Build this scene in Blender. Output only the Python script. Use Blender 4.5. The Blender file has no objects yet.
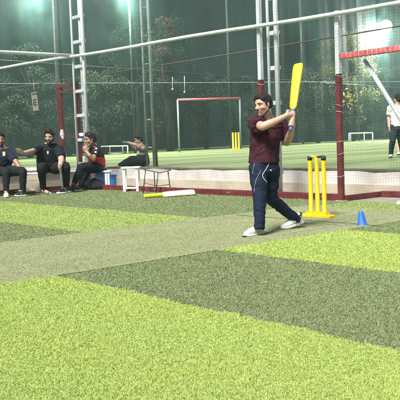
import bpy, bmesh, math, random
import numpy as np
from mathutils import Vector, Matrix, noise
from mathutils.bvhtree import BVHTree

random.seed(7)
RNG = np.random.default_rng(7)
SC = bpy.context.scene
COL = SC.collection

# ------------------------------------------------------------------ camera
FPX = 780.0                      # focal length for a 400 unit wide picture
CAM = Vector((0, 0, 1.1))
TH, RO = math.atan(61 / 780.0), math.radians(2.06)
cF = Vector((0, math.cos(TH), -math.sin(TH)))
cX0, cU0 = Vector((1, 0, 0)), Vector((0, math.sin(TH), math.cos(TH)))
cR = cX0 * math.cos(RO) - cU0 * math.sin(RO)
cU = cU0 * math.cos(RO) + cX0 * math.sin(RO)
cam_data = bpy.data.cameras.new('camera')
cam_data.sensor_width = 36
cam_data.lens = FPX / 400 * 36
cam_data.clip_end = 1000
cam = bpy.data.objects.new('camera', cam_data)
COL.objects.link(cam)
cam.matrix_world = Matrix(((cR.x, cU.x, -cF.x, CAM.x), (cR.y, cU.y, -cF.y, CAM.y),
                           (cR.z, cU.z, -cF.z, CAM.z), (0, 0, 0, 1)))
SC.camera = cam

# ------------------------------------------------------------------ world, sun, exposure
SUN_DIR = Vector((-0.34, -0.58, 0.86)).normalized()      # towards the sun
SUN_EL = math.asin(SUN_DIR.z)
SUN_ROT = math.atan2(SUN_DIR.x, SUN_DIR.y)
world = bpy.data.worlds.new('World')
SC.world = world
world.use_nodes = True
wn = world.node_tree
bg = wn.nodes['Background']
sky = wn.nodes.new('ShaderNodeTexSky')
sky.sky_type = 'NISHITA'
sky.sun_disc = False
sky.sun_elevation = SUN_EL
sky.sun_rotation = SUN_ROT
wn.links.new(sky.outputs[0], bg.inputs[0])
bg.inputs[1].default_value = 0.045
sun_d = bpy.data.lights.new('sun', 'SUN')
sun_d.energy = 3.3
sun_d.angle = math.radians(16)
sun_d.color = (1.0, 0.97, 0.92)
sun = bpy.data.objects.new('sun', sun_d)
COL.objects.link(sun)
sun.rotation_euler = SUN_DIR.to_track_quat('Z', 'Y').to_euler()
SC.view_settings.view_transform = 'Standard'
SC.view_settings.look = 'None'
SC.view_settings.exposure = 1.3
HAZE = 0.0009
SC.view_settings.gamma = 1
SC.view_settings.use_curve_mapping = False

# ------------------------------------------------------------------ measuring helpers
def ray(px, py):
    return cF + cR * ((px - 200) / FPX) + cU * ((200 - py) / FPX)
def G(px, py, z=0.0):
    d = ray(px, py)
    return CAM + d * ((z - CAM.z) / d.z)
def D(px, py, Y):
    d = ray(px, py)
    return CAM + d * (Y / d.y)
AE = math.radians(-50)
EV = Vector((math.cos(AE), math.sin(AE), 0))     # along the fence
LV = Vector((-math.sin(AE), math.cos(AE), 0))    # along the pitch
UP = Vector((0, 0, 1))
def W(s, l, z=0.0):
    return EV * s + LV * l + UP * z
def FP(px, py, L=10.0):
    d = ray(px, py)
    p = CAM + d * ((L - CAM.dot(LV)) / d.dot(LV))
    return p.dot(EV), p.z

# ------------------------------------------------------------------ object helpers
def tag(o, label=None, cat=None, group=None, kind=None):
    if label: o['label'] = label
    if cat: o['category'] = cat
    if group: o['group'] = group
    if kind: o['kind'] = kind
    return o
def thing(name, label, cat, loc=(0, 0, 0), group=None):
    o = bpy.data.objects.new(name, None)
    COL.objects.link(o)
    o.location = loc
    o.empty_display_size = 0.1
    return tag(o, label, cat, group)
def origin(o):
    p = Vector((0, 0, 0))
    while o is not None:
        p += Vector(o.location)
        o = o.parent
    return p
def link(name, me, mats, parent=None, smooth=False):
    """mesh in world coordinates -> object whose origin is its parent's"""
    o = bpy.data.objects.new(name, me)
    COL.objects.link(o)
    if parent is not None:
        off = origin(parent)
        me.transform(Matrix.Translation(-off))
        o.parent = parent
    for m in (mats if isinstance(mats, (list, tuple)) else [mats]):
        me.materials.append(m)
    if smooth:
        me.polygons.foreach_set('use_smooth', np.ones(len(me.polygons), dtype=bool))
    return o
def obj(name, bm, mats, parent=None, smooth=False):
    bmesh.ops.recalc_face_normals(bm, faces=bm.faces)
    me = bpy.data.meshes.new(name)
    bm.to_mesh(me)
    bm.free()
    return link(name, me, mats, parent, smooth)
def fast_mesh(name, verts, faces_list):
    """faces_list: list of int arrays (n,k)"""
    me = bpy.data.meshes.new(name)
    me.vertices.add(len(verts))
    me.vertices.foreach_set('co', np.ascontiguousarray(verts, dtype=np.float32).ravel())
    li = np.concatenate([f.ravel() for f in faces_list]).astype(np.int32)
    tot = np.concatenate([np.full(len(f), f.shape[1]) for f in faces_list]).astype(np.int32)
    st = np.concatenate([[0], np.cumsum(tot)[:-1]]).astype(np.int32)
    me.loops.add(len(li))
    me.loops.foreach_set('vertex_index', li)
    me.polygons.add(len(tot))
    me.polygons.foreach_set('loop_start', st)
    me.update(calc_edges=True)
    return me
def quad(bm, a, b, c, d):
    return bm.faces.new([bm.verts.new(p) for p in (a, b, c, d)])
def box(bm, o, ax, ay, az):
    """box from corner o with edge vectors"""
    o, ax, ay, az = Vector(o), Vector(ax), Vector(ay), Vector(az)
    v = [bm.verts.new(o + ax * i + ay * j + az * k) for k in (0, 1) for j in (0, 1) for i in (0, 1)]
    for f in ((0, 1, 3, 2), (4, 6, 7, 5), (0, 4, 5, 1), (2, 3, 7, 6), (0, 2, 6, 4), (1, 5, 7, 3)):
        bm.faces.new([v[i] for i in f])
def bevel(bm, w, seg=2):
    bmesh.ops.bevel(bm, geom=list(bm.edges), offset=w, segments=seg, affect='EDGES', profile=0.5)
def frame_of(d):
    d = Vector(d).normalized()
    a = Vector((0, 0, 1)) if abs(d.z) < 0.9 else Vector((1, 0, 0))
    u = d.cross(a).normalized()
    return d, u, d.cross(u).normalized()
def tube(bm, pts, r, n=10, cap=True):
    """r: number or list of radii"""
    pts = [Vector(p) for p in pts]
    rs = r if isinstance(r, (list, tuple)) else [r] * len(pts)
    rings = []
    for i, p in enumerate(pts):
        t = (pts[min(i + 1, len(pts) - 1)] - pts[max(i - 1, 0)])
        _, u, v = frame_of(t)
        if rings:                                    # keep the frame from twisting
            pu = rings[-1][1]
            tt = t.normalized()
            u = (pu - tt * pu.dot(tt)).normalized()
            v = tt.cross(u)
        rings.append(([bm.verts.new(p + (u * math.cos(k * 2 * math.pi / n) + v * math.sin(k * 2 * math.pi / n)) * rs[i]) for k in range(n)], u))
    for a, b in zip(rings, rings[1:]):
        for k in range(n):
            bm.faces.new((a[0][k], a[0][(k + 1) % n], b[0][(k + 1) % n], b[0][k]))
    if cap:
        bm.faces.new(list(reversed(rings[0][0])))
        bm.faces.new(rings[-1][0])
def square_tube(bm, a, b, w, up=UP):
    a, b = Vector(a), Vector(b)
    d = (b - a)
    u = d.normalized().cross(up)
    if u.length < 1e-3: u = EV.copy()
    u = u.normalized()
    v = d.normalized().cross(u).normalized()
    box(bm, a - u * w / 2 - v * w / 2, u * w, v * w, d)
def T(name, pts, r, m, parent, n=10):
    bm = bmesh.new(); tube(bm, pts, r, n)
    return obj(name, bm, m, parent, True)

# ------------------------------------------------------------------ materials
def mat(name, col, rough=0.6, var=0.15, scale=8.0, bump=0.0, bscale=60.0, metallic=0.0, col2=None, stretch=None, spec=0.5, sss=0.0, detail=6):
    m = bpy.data.materials.new(name)
    m.use_nodes = True
    nt = m.node_tree
    b = nt.nodes['Principled BSDF']
    b.inputs['Roughness'].default_value = rough
    b.inputs['Metallic'].default_value = metallic
    b.inputs['Specular IOR Level'].default_value = spec
    tc = nt.nodes.new('ShaderNodeTexCoord')
    src = tc.outputs['Object']
    if stretch:
        mp = nt.nodes.new('ShaderNodeMapping')
        mp.inputs['Scale'].default_value = stretch
        nt.links.new(src, mp.inputs[0])
        src = mp.outputs[0]
    nz = nt.nodes.new('ShaderNodeTexNoise')
    nz.inputs['Scale'].default_value = scale
    nz.inputs['Detail'].default_value = detail
    nz.inputs['Roughness'].default_value = 0.65
    nt.links.new(src, nz.inputs['Vector'])
    rp = nt.nodes.new('ShaderNodeValToRGB')
    c = Vector(col)
    c2 = Vector(col2) if col2 else c * (1 + var)
    c1 = c if col2 else c * (1 - var)
    rp.color_ramp.elements[0].position = 0.32
    rp.color_ramp.elements[1].position = 0.68
    rp.color_ramp.elements[0].color = (*c1, 1)
    rp.color_ramp.elements[1].color = (*c2, 1)
    nt.links.new(nz.outputs['Fac'], rp.inputs[0])
    nt.links.new(rp.outputs[0], b.inputs['Base Color'])
    if sss:
        b.inputs['Subsurface Weight'].default_value = sss
        b.inputs['Subsurface Radius'].default_value = (0.012, 0.005, 0.003)
        b.inputs['Subsurface Scale'].default_value = 0.5
    if bump:
        n2 = nt.nodes.new('ShaderNodeTexNoise')
        n2.inputs['Scale'].default_value = bscale
        n2.inputs['Detail'].default_value = 4
        nt.links.new(tc.outputs['Object'], n2.inputs['Vector'])
        bp = nt.nodes.new('ShaderNodeBump')
        bp.inputs['Strength'].default_value = bump
        bp.inputs['Distance'].default_value = 0.01
        nt.links.new(n2.outputs['Fac'], bp.inputs['Height'])
        nt.links.new(bp.outputs[0], b.inputs['Normal'])
    m['_ramp'] = rp.name
    return m
def blade_mat(name, c1, c2, c3, patch=None, streak=False):
    """grass blade: every blade its own tone, large worn patches"""
    m = bpy.data.materials.new(name)
    m.use_nodes = True
    nt = m.node_tree
    b = nt.nodes['Principled BSDF']
    b.inputs['Roughness'].default_value = 0.5
    b.inputs['Specular IOR Level'].default_value = 0.3
    g = nt.nodes.new('ShaderNodeNewGeometry')
    rp = nt.nodes.new('ShaderNodeValToRGB')
    rp.color_ramp.elements[0].color = (*c1, 1)
    rp.color_ramp.elements[1].color = (*c3, 1)
    e = rp.color_ramp.elements.new(0.5)
    e.color = (*c2, 1)
    nt.links.new(g.outputs['Random Per Island'], rp.inputs[0])
    tc = nt.nodes.new('ShaderNodeTexCoord')
    nz = nt.nodes.new('ShaderNodeTexNoise')
    nz.inputs['Scale'].default_value = 1.3
    nz.inputs['Detail'].default_value = 5
    src = tc.outputs['Object']
    if streak:                                        # wear runs along the pitch
        m1 = nt.nodes.new('ShaderNodeMapping'); m1.inputs['Rotation'].default_value = (0, 0, math.radians(50))
        m2 = nt.nodes.new('ShaderNodeMapping'); m2.inputs['Scale'].default_value = (2.6, 0.35, 1)
        nt.links.new(src, m1.inputs[0]); nt.links.new(m1.outputs[0], m2.inputs[0]); src = m2.outputs[0]
    nt.links.new(src, nz.inputs['Vector'])
    mx = nt.nodes.new('ShaderNodeMix')
    mx.data_type = 'RGBA'
    mr = nt.nodes.new('ShaderNodeMapRange')
    mr.inputs['From Min'].default_value = 0.45
    mr.inputs['From Max'].default_value = 0.75
    mr.inputs['To Max'].default_value = 0.6
    nt.links.new(nz.outputs['Fac'], mr.inputs['Value'])
    nt.links.new(mr.outputs[0], mx.inputs['Factor'])
    nt.links.new(rp.outputs[0], mx.inputs['A'])
    mx.inputs['B'].default_value = (*(patch or c2), 1)
    nt.links.new(mx.outputs['Result'], b.inputs['Base Color'])
    return m
def emit(name, col, strength):
    m = bpy.data.materials.new(name)
    m.use_nodes = True
    b = m.node_tree.nodes['Principled BSDF']
    b.inputs['Base Color'].default_value = (*col, 1)
    b.inputs['Emission Color'].default_value = (*col, 1)
    b.inputs['Emission Strength'].default_value = strength
    return m
def cloth(name, col, var=0.18, scale=14, col2=None, rough=0.85):
    return mat(name, col, rough, var, scale, 0.25, 260, col2=col2, spec=0.25)

LIGHT_A, LIGHT_B, LIGHT_C = (0.34, 0.435, 0.10), (0.39, 0.485, 0.125), (0.44, 0.53, 0.16)
DARK_A, DARK_B, DARK_C = (0.175, 0.22, 0.09), (0.22, 0.265, 0.115), (0.29, 0.335, 0.17)
PIT_A, PIT_B, PIT_C = (0.25, 0.275, 0.135), (0.285, 0.31, 0.155), (0.325, 0.345, 0.185)
M = {}
M['turf_light'] = mat('turf_light', LIGHT_B, 0.9, 0.25, 3.0, 0.8, 180, col2=(0.32, 0.43, 0.07), spec=0.1)
M['turf_dark'] = mat('turf_dark', DARK_B, 0.9, 0.3, 2.4, 0.8, 180, col2=(0.13, 0.16, 0.07), spec=0.1)
M['turf_pitch'] = mat('turf_pitch', PIT_B, 0.9, 0.3, 1.2, 0.6, 150, col2=(0.23, 0.24, 0.13), spec=0.1)
M['blade_light'] = blade_mat('blade_light', LIGHT_A, LIGHT_B, LIGHT_C, (0.44, 0.50, 0.11))
M['blade_faded'] = blade_mat('blade_faded', (0.26, 0.335, 0.08), (0.33, 0.41, 0.12), (0.40, 0.475, 0.17), (0.29, 0.35, 0.11))
M['turf_faded'] = mat('turf_faded', (0.31, 0.39, 0.11), 0.9, 0.25, 3.0, 0.8, 180, col2=(0.27, 0.34, 0.09), spec=0.1)
M['blade_dark'] = blade_mat('blade_dark', DARK_A, DARK_B, DARK_C, (0.23, 0.25, 0.13))
M['blade_pitch'] = blade_mat('blade_pitch', PIT_A, PIT_B, PIT_C, (0.175, 0.195, 0.10), True)
M['crease'] = mat('crease_paint', (0.27, 0.29, 0.15), 0.9, 0.3, 5, col2=(0.42, 0.43, 0.30))
M['shadow_paint'] = mat('shadow_paint_dark', (0.035, 0.045, 0.03), 0.9)  # dark colour for the shadow painted on the turf
M['concrete'] = mat('concrete', (0.44, 0.40, 0.36), 0.85, 0.12, 1.7, 0.5, 40, col2=(0.70, 0.66, 0.61), detail=12)
M['plinth'] = mat('plinth_concrete', (0.40, 0.33, 0.24), 0.9, 0.2, 2.2, 0.5, 30, col2=(0.55, 0.48, 0.37))
M['cap_brown'] = mat('cap_brown', (0.05, 0.04, 0.03), 0.8, 0.4, 3, 0.5, 25, col2=(0.13, 0.11, 0.08))
M['walk'] = mat('walk_concrete', (0.27, 0.24, 0.19), 0.9, 0.2, 2, 0.4, 30)
M['red_steel'] = mat('red_steel', (0.060, 0.010, 0.012), 0.55, 0.35, 9, 0.3, 60, col2=(0.20, 0.027, 0.030), detail=12)
M['red_beam'] = mat('red_beam', (0.42, 0.05, 0.06), 0.5, 0.3, 9, 0.2, 60, col2=(0.60, 0.16, 0.16))
M['white_steel'] = mat('white_steel', (0.64, 0.67, 0.69), 0.45, 0.1, 5, 0.15, 60, col2=(0.44, 0.47, 0.49), detail=10)
M['grey_steel'] = mat('grey_steel', (0.42, 0.46, 0.47), 0.45, 0.15, 6)
M['green_steel'] = mat('green_steel', (0.11, 0.17, 0.15), 0.5, 0.25, 6)
M['pale_green'] = mat('pale_green_steel', (0.24, 0.31, 0.28), 0.5, 0.3, 4)
nt_ = M['red_steel'].node_tree                     # chipped paint down to grey primer
_e = nt_.nodes[M['red_steel']['_ramp']].color_ramp.elements.new(0.74); _e.color = (0.20, 0.027, 0.030, 1)
_e = nt_.nodes[M['red_steel']['_ramp']].color_ramp.elements.new(0.76); _e.color = (0.30, 0.24, 0.22, 1)
M['rust'] = mat('rust_red', (0.11, 0.036, 0.03), 0.7, 0.3, 8)
M['net'] = mat('net_twine', (0.085, 0.115, 0.105), 0.8, 0.2, 10)
M['white_paint'] = mat('white_paint', (0.78, 0.78, 0.76), 0.4, 0.06, 8)
M['skin'] = mat('skin', (0.44, 0.26, 0.19), 0.48, 0.08, 26, 0.12, 260, col2=(0.54, 0.335, 0.25), sss=0.08, detail=9)
M['skin_tan'] = mat('skin_tan', (0.27, 0.14, 0.09), 0.48, 0.08, 26, 0.12, 260, col2=(0.35, 0.19, 0.125), sss=0.08, detail=9)
M['hair'] = mat('hair', (0.010, 0.008, 0.007), 0.55, 0.4, 60, 0.9, 160)
M['beard'] = mat('beard', (0.21, 0.115, 0.08), 0.8, 0.35, 160, 0.5, 300)
M['eye_white'] = mat('eye_white', (0.38, 0.34, 0.31), 0.3, 0.02)
M['iris'] = mat('iris', (0.02, 0.012, 0.008), 0.2, 0.1)
M['lip'] = mat('lip', (0.36, 0.13, 0.11), 0.5, 0.1)
M['maroon'] = cloth('maroon_jersey', (0.022, 0.005, 0.010), col2=(0.060, 0.011, 0.022), scale=14)
M['maroon_trim'] = cloth('maroon_trim', (0.02, 0.005, 0.012))
M['navy'] = cloth('navy_track', (0.005, 0.010, 0.025), col2=(0.008, 0.015, 0.036))
M['piping'] = cloth('pale_piping', (0.55, 0.65, 0.75), 0.05)
M['piping_dim'] = cloth('grey_piping', (0.20, 0.26, 0.32), 0.05)
M['shoe_white'] = mat('shoe_white', (0.74, 0.72, 0.66), 0.6, 0.08, 30, 0.2, 200)
M['sole_white'] = mat('sole_white', (0.66, 0.62, 0.52), 0.6, 0.1, 30)
M['black_rubber'] = mat('black_rubber', (0.012, 0.012, 0.013), 0.6, 0.2)
M['yellow'] = mat('yellow_plastic', (0.62, 0.38, 0.010), 0.45, 0.04, 9, 0.15, 40, col2=(0.80, 0.53, 0.008), detail=9)
M['yellow_bat'] = mat('yellow_bat', (0.68, 0.44, 0.010), 0.55, 0.05, 7, 0.15, 40, col2=(0.80, 0.56, 0.010), detail=9)
M['blue_grip'] = mat('blue_grip', (0.09, 0.11, 0.45), 0.7, 0.2, 40)
M['blue_cone'] = mat('blue_cone', (0.02, 0.10, 0.50), 0.5, 0.05, 20, 0.2, 60, col2=(0.03, 0.15, 0.66))
M['blue_bucket'] = mat('blue_bucket', (0.03, 0.16, 0.50), 0.35, 0.1)
M['blue_dark'] = mat('blue_dark', (0.012, 0.04, 0.13), 0.6, 0.2)
M['black_cloth'] = cloth('black_cloth', (0.008, 0.009, 0.012), 0.3)
M['navy_shirt'] = cloth('navy_shirt', (0.010, 0.013, 0.030), 0.3)
M['dark_pants'] = cloth('dark_pants', (0.009, 0.010, 0.014), 0.3)
M['red_cloth'] = cloth('red_cloth', (0.62, 0.03, 0.03), 0.1)
M['white_cloth'] = cloth('white_cloth', (0.68, 0.64, 0.62), 0.06)
M['salmon'] = cloth('salmon_cloth', (0.62, 0.30, 0.25), 0.08)
M['khaki'] = cloth('khaki_cloth', (0.22, 0.19, 0.15), 0.3)
M['purple'] = cloth('purple_cloth', (0.16, 0.08, 0.22), 0.2)
M['teal_pants'] = cloth('teal_pants', (0.015, 0.028, 0.032), 0.2)
M['willow'] = mat('willow', (0.70, 0.60, 0.42), 0.5, 0.1, 6, stretch=(1, 1, 8))
M['amber_wood'] = mat('amber_wood', (0.40, 0.22, 0.05), 0.5, 0.3, 6, col2=(0.55, 0.36, 0.10))
M['neon_grip'] = mat('neon_grip', (0.66, 0.72, 0.02), 0.5, 0.06, 20)
M['grey_grip'] = mat('grey_grip', (0.40, 0.41, 0.42), 0.5, 0.1)
M['lamp_case'] = mat('lamp_case', (0.05, 0.055, 0.06), 0.5, 0.1)
M['yellow_patch'] = mat('yellow_patch', (0.75, 0.70, 0.22), 0.6, 0.1)
M['bark'] = mat('bark', (0.045, 0.036, 0.028), 0.9, 0.3, 6, 0.8, 20)
M['board'] = mat('board_brown', (0.10, 0.085, 0.07), 0.8, 0.3, 5)
M['paper'] = mat('paper', (0.24, 0.22, 0.19), 0.8, 0.1, 14)

def far_turf_mat():
    m = mat('far_turf', (0.15, 0.205, 0.08), 0.95, 0.2, 0.6, 0.5, 30, spec=0.1)
    nt = m.node_tree
    b = nt.nodes['Principled BSDF']
    tc = nt.nodes['Texture Coordinate']
    rp = nt.nodes[m['_ramp']]
    dt = nt.nodes.new('ShaderNodeVectorMath'); dt.operation = 'DOT_PRODUCT'
    dt.inputs[1].default_value = tuple(EV)
    nt.links.new(tc.outputs['Object'], dt.inputs[0])
    md = nt.nodes.new('ShaderNodeMath'); md.operation = 'PINGPONG'; md.inputs[1].default_value = 2.0
    nt.links.new(dt.outputs['Value'], md.inputs[0])
    gt = nt.nodes.new('ShaderNodeMath'); gt.operation = 'GREATER_THAN'; gt.inputs[1].default_value = 1.0
    nt.links.new(md.outputs[0], gt.inputs[0])
    mx = nt.nodes.new('ShaderNodeMix'); mx.data_type = 'RGBA'
    nt.links.new(gt.outputs[0], mx.inputs['Factor'])
    nt.links.new(rp.outputs[0], mx.inputs['A'])
    mx.inputs['B'].default_value = (0.205, 0.265, 0.115, 1)
    nt.links.new(mx.outputs['Result'], b.inputs['Base Color'])
    return m
M['far_turf'] = far_turf_mat()

def sheer_mat(name, col, cover, fold=3.0):
    """woven shade net: part of the light goes between the threads"""
    m = mat(name, col, 0.9, 0.35, 1.5, col2=tuple(c * 1.5 for c in col), stretch=(fold, fold, 0.35), spec=0.2)
    nt = m.node_tree
    b = nt.nodes['Principled BSDF']
    out = nt.nodes['Material Output']
    tr = nt.nodes.new('ShaderNodeBsdfTransparent')
    ms = nt.nodes.new('ShaderNodeMixShader')
    tc = nt.nodes['Texture Coordinate']
    nz = nt.nodes.new('ShaderNodeTexNoise'); nz.inputs['Scale'].default_value = 0.5; nz.inputs['Detail'].default_value = 8
    nt.links.new(tc.outputs['Object'], nz.inputs['Vector'])
    mr = nt.nodes.new('ShaderNodeMapRange')
    mr.inputs['From Min'].default_value = 0.35; mr.inputs['From Max'].default_value = 0.65
    mr.inputs['To Min'].default_value = cover - 0.15; mr.inputs['To Max'].default_value = cover + 0.15
    nt.links.new(nz.outputs['Fac'], mr.inputs['Value'])
    nt.links.new(mr.outputs[0], ms.inputs[0])
    nt.links.new(tr.outputs[0], ms.inputs[1])
    nt.links.new(b.outputs[0], ms.inputs[2])
    nt.links.new(ms.outputs[0], out.inputs['Surface'])
    return m
M['shade_net'] = sheer_mat('shade_net', (0.011, 0.031, 0.027), 0.34, 6.0)
M['shade_cloth'] = mat('shade_cloth', (0.004, 0.015, 0.013), 0.9, 0.4, 1.6, col2=(0.011, 0.034, 0.029), stretch=(4, 4, 0.6), spec=0.2, detail=10)
M['dense_net'] = sheer_mat('dense_net', (0.006, 0.021, 0.018), 0.45, 6.0)
def leaf_mat(name, c1, c2, c3):
    return blade_mat(name, c1, c2, c3)
M['leaf_dark'] = leaf_mat('leaf_dark', (0.014, 0.034, 0.016), (0.028, 0.060, 0.032), (0.06, 0.10, 0.055))
M['leaf_mid'] = leaf_mat('leaf_mid', (0.024, 0.050, 0.024), (0.050, 0.088, 0.046), (0.12, 0.17, 0.10))
M['leaf_yel'] = leaf_mat('leaf_yel', (0.04, 0.07, 0.02), (0.09, 0.12, 0.04), (0.22, 0.23, 0.08))
M['petal'] = mat('petal_yellow', (0.75, 0.62, 0.10), 0.7, 0.2)

# ------------------------------------------------------------------ SETTING: grounds
E0, E1, E2, E4, E5 = 1.42, 3.20, 5.03, 6.95, 8.85
L1, L2 = -5.72, -8.24
FENCE_L, END_S, WALL_L = 10.0, -16.4, 11.15
Z2 = 0.43                                       # level of the second field
def sheet(name, rects, z, m, step=None):
    bm = bmesh.new()
    for (s0, s1, l0, l1) in rects:
        quad(bm, W(s0, l0, z), W(s1, l0, z), W(s1, l1, z), W(s0, l1, z))
    return tag(obj(name, bm, m), kind='structure')
sheet('ground', [(-110, 60, -30, 140)], -0.03, M['turf_dark'])
sheet('turf_ground', [(-16.9, 14, -8, 10.03)], 0.0, M['turf_dark'])
sheet('light_turf_strip', [(L1, 14, E0, E1), (L1, 14, E2, E4), (END_S, L2, E0, E1)], 0.004, M['turf_light'])
sheet('faded_turf_strip', [(END_S, L2, E2, E4), (-8.0, 14, E5, 10.02)], 0.004, M['turf_faded'])
sheet('pitch_turf', [(L2, L1, -6, 9.2)], 0.008, M['turf_pitch'])
sheet('crease_line', [(-6.06, -6.035, 6.3, 8.2)], 0.012, M['crease'])
sheet('painted_shadow_strip', [(-8.1, -5.5, 7.44, 7.462)], 0.012, M['shadow_paint'])  # thin dark strip painting in the shadow by stumps and cone
sheet('walkway', [(-17.0, 14, 10.03, WALL_L + 0.1)], -0.004, M['walk'])
bm = bmesh.new()
quad(bm, W(-120, WALL_L + 0.1, Z2), W(60, WALL_L + 0.1, Z2), W(60, 160, Z2), W(-120, 160, Z2))
quad(bm, W(-120, -30, Z2), W(-17.0, -30, Z2), W(-17.0, WALL_L + 0.1, Z2), W(-120, WALL_L + 0.1, Z2))
tag(obj('field', bm, M['far_turf']), kind='structure')

# ------------------------------------------------------------------ grass blades of the near turf
def grass(name, m, zone, n, dmin, dmax, hgt, wid, z, lean=0.6, power=1.0, edge=0.012):
    nt_ = n // 5 * 3
    u = RNG.random(nt_)
    d = dmin * (dmax / dmin) ** u ** power
    ang = (RNG.random(nt_) - 0.5) * 2 * 0.30
    wide = RNG.random(nt_) < 0.22                     # thinner cover to both sides of the view
    ang = np.where(wide, np.sign(ang) * (0.30 + 0.38 * RNG.random(nt_)), ang)
    x = d * np.tan(ang); y = d
    s = x * EV.x + y * EV.y; l = x * LV.x + y * LV.y
    k = np.zeros(len(x), bool)
    jit = RNG.normal(0, edge, len(x)) + 0.012 * np.sin(l * 5.1) + 0.008 * np.sin(l * 13); jit2 = RNG.normal(0, 0.014, len(x)) + 0.012 * np.sin(s * 4.3) + 0.008 * np.sin(s * 11)
    for (s0, s1, l0, l1) in zone:
        k |= (s + jit > s0) & (s + jit < s1) & (l + jit2 > l0) & (l + jit2 < l1)
    x, y, d = x[k][:n // 5], y[k][:n // 5], d[k][:n // 5]
    tl = RNG.random(len(x)) * 2 * np.pi
    x, y, d, tl = (np.repeat(q, 5) for q in (x, y, d, tl))
    n = len(x)
    x = x + RNG.normal(0, 0.0034, n) * np.sqrt(d / 4); y = y + RNG.normal(0, 0.0034, n) * np.sqrt(d / 4)
    sc = np.sqrt(np.maximum(d / 4.0, 1.0))
    a = RNG.random(n) * 2 * np.pi
    h = hgt * (0.6 + 0.7 * RNG.random(n)) * sc ** 0.3
    w = wid * (0.7 + 0.6 * RNG.random(n)) * sc
    ln = lean * (0.3 + RNG.random(n)) * h
    la = tl + RNG.normal(0, 1.0, n)
    dx, dy = np.cos(a) * w / 2, np.sin(a) * w / 2
    lx, ly = np.cos(la) * ln, np.sin(la) * ln
    v = np.empty((n, 5, 3), np.float32)
    v[:, 0] = np.stack([x - dx, y - dy, np.full(n, z)], 1)
    v[:, 1] = np.stack([x + dx, y + dy, np.full(n, z)], 1)
    v[:, 2] = np.stack([x + dx * .8 + lx * .35, y + dy * .8 + ly * .35, z + h * .62], 1)
    v[:, 3] = np.stack([x - dx * .8 + lx * .35, y - dy * .8 + ly * .35, z + h * .62], 1)
    v[:, 4] = np.stack([x + lx, y + ly, z + h], 1)
    b = np.arange(n)[:, None] * 5
    me = fast_mesh(name, v.reshape(-1, 3), [b + np.array([[0, 1, 2, 3]]), b + np.array([[3, 2, 4]])])
    return tag(link(name, me, m), kind='stuff')
BIG = 40
grass('light_grass', M['blade_light'], [(L1, BIG, E0, E1), (L1, BIG, E2, E4)], 820000, 2.9, 17, 0.0105, 0.0027, 0.004, 0.9)
grass('faded_grass', M['blade_faded'], [(-BIG, L2, E2, E4), (-8.0, BIG, E5, 10)], 150000, 8.0, 17, 0.0105, 0.0030, 0.004, 0.9)
grass('dark_grass', M['blade_dark'], [(L1, BIG, -BIG, E0), (L1, BIG, E1, E2), (L1, BIG, E4, E5), (-BIG, L2, E1, E2), (-BIG, L2, E4, E5), (-BIG, -8.0, E5, 10), (L2, L1, 9.2, 10)], 640000, 2.9, 18, 0.010, 0.0027, 0.0, 0.9)
grass('worn_grass', M['blade_pitch'], [(L2, L1, -BIG, 9.2)], 240000, 5.0, 14, 0.0032, 0.0028, 0.008, 1.2, edge=0.035)

# ------------------------------------------------------------------ raised wall round the second field
wall = thing('retaining_wall', 'long low pale concrete wall with brown capped edge behind the red rail', 'wall', W(-10, WALL_L, 0))
bm = bmesh.new(); box(bm, W(-17.0, WALL_L, 0.19), EV * 31, LV * 0.3, UP * 0.235); obj('upper_face', bm, M['concrete'], wall)
bm = bmesh.new(); box(bm, W(-17.0, WALL_L - 0.07, -0.01), EV * 31, LV * 0.36, UP * 0.2); obj('plinth', bm, M['plinth'], wall)
bm = bmesh.new()
pts = [W(-17 + i * 0.5, WALL_L + 0.03, 0.435 + 0.008 * math.sin(i * 1.7) + 0.006 * math.sin(i * .6)) for i in range(63)]
tube(bm, pts, [0.036 + 0.006 * math.sin(i * 2.3) for i in range(63)], 8)
obj('edge_cap', bm, M['cap_brown'], wall, True)
wall2 = thing('retaining_wall', 'low pale concrete wall running behind the seated men on the left', 'wall', W(-17, 5, 0))
bm = bmesh.new(); box(bm, W(-17.3, -8, 0.19), EV * 0.3, LV * (WALL_L + 7.9), UP * 0.235); obj('upper_face', bm, M['concrete'], wall2)
bm = bmesh.new(); box(bm, W(-17.3, -8, -0.01), EV * 0.37, LV * (WALL_L + 7.9), UP * 0.2); obj('plinth', bm, M['plinth'], wall2)
bm = bmesh.new(); box(bm, W(-17.32, -8, 0.424), EV * 0.4, LV * (WALL_L + 7.9), UP * 0.03); obj('edge_cap', bm, M['concrete'], wall2)

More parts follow.
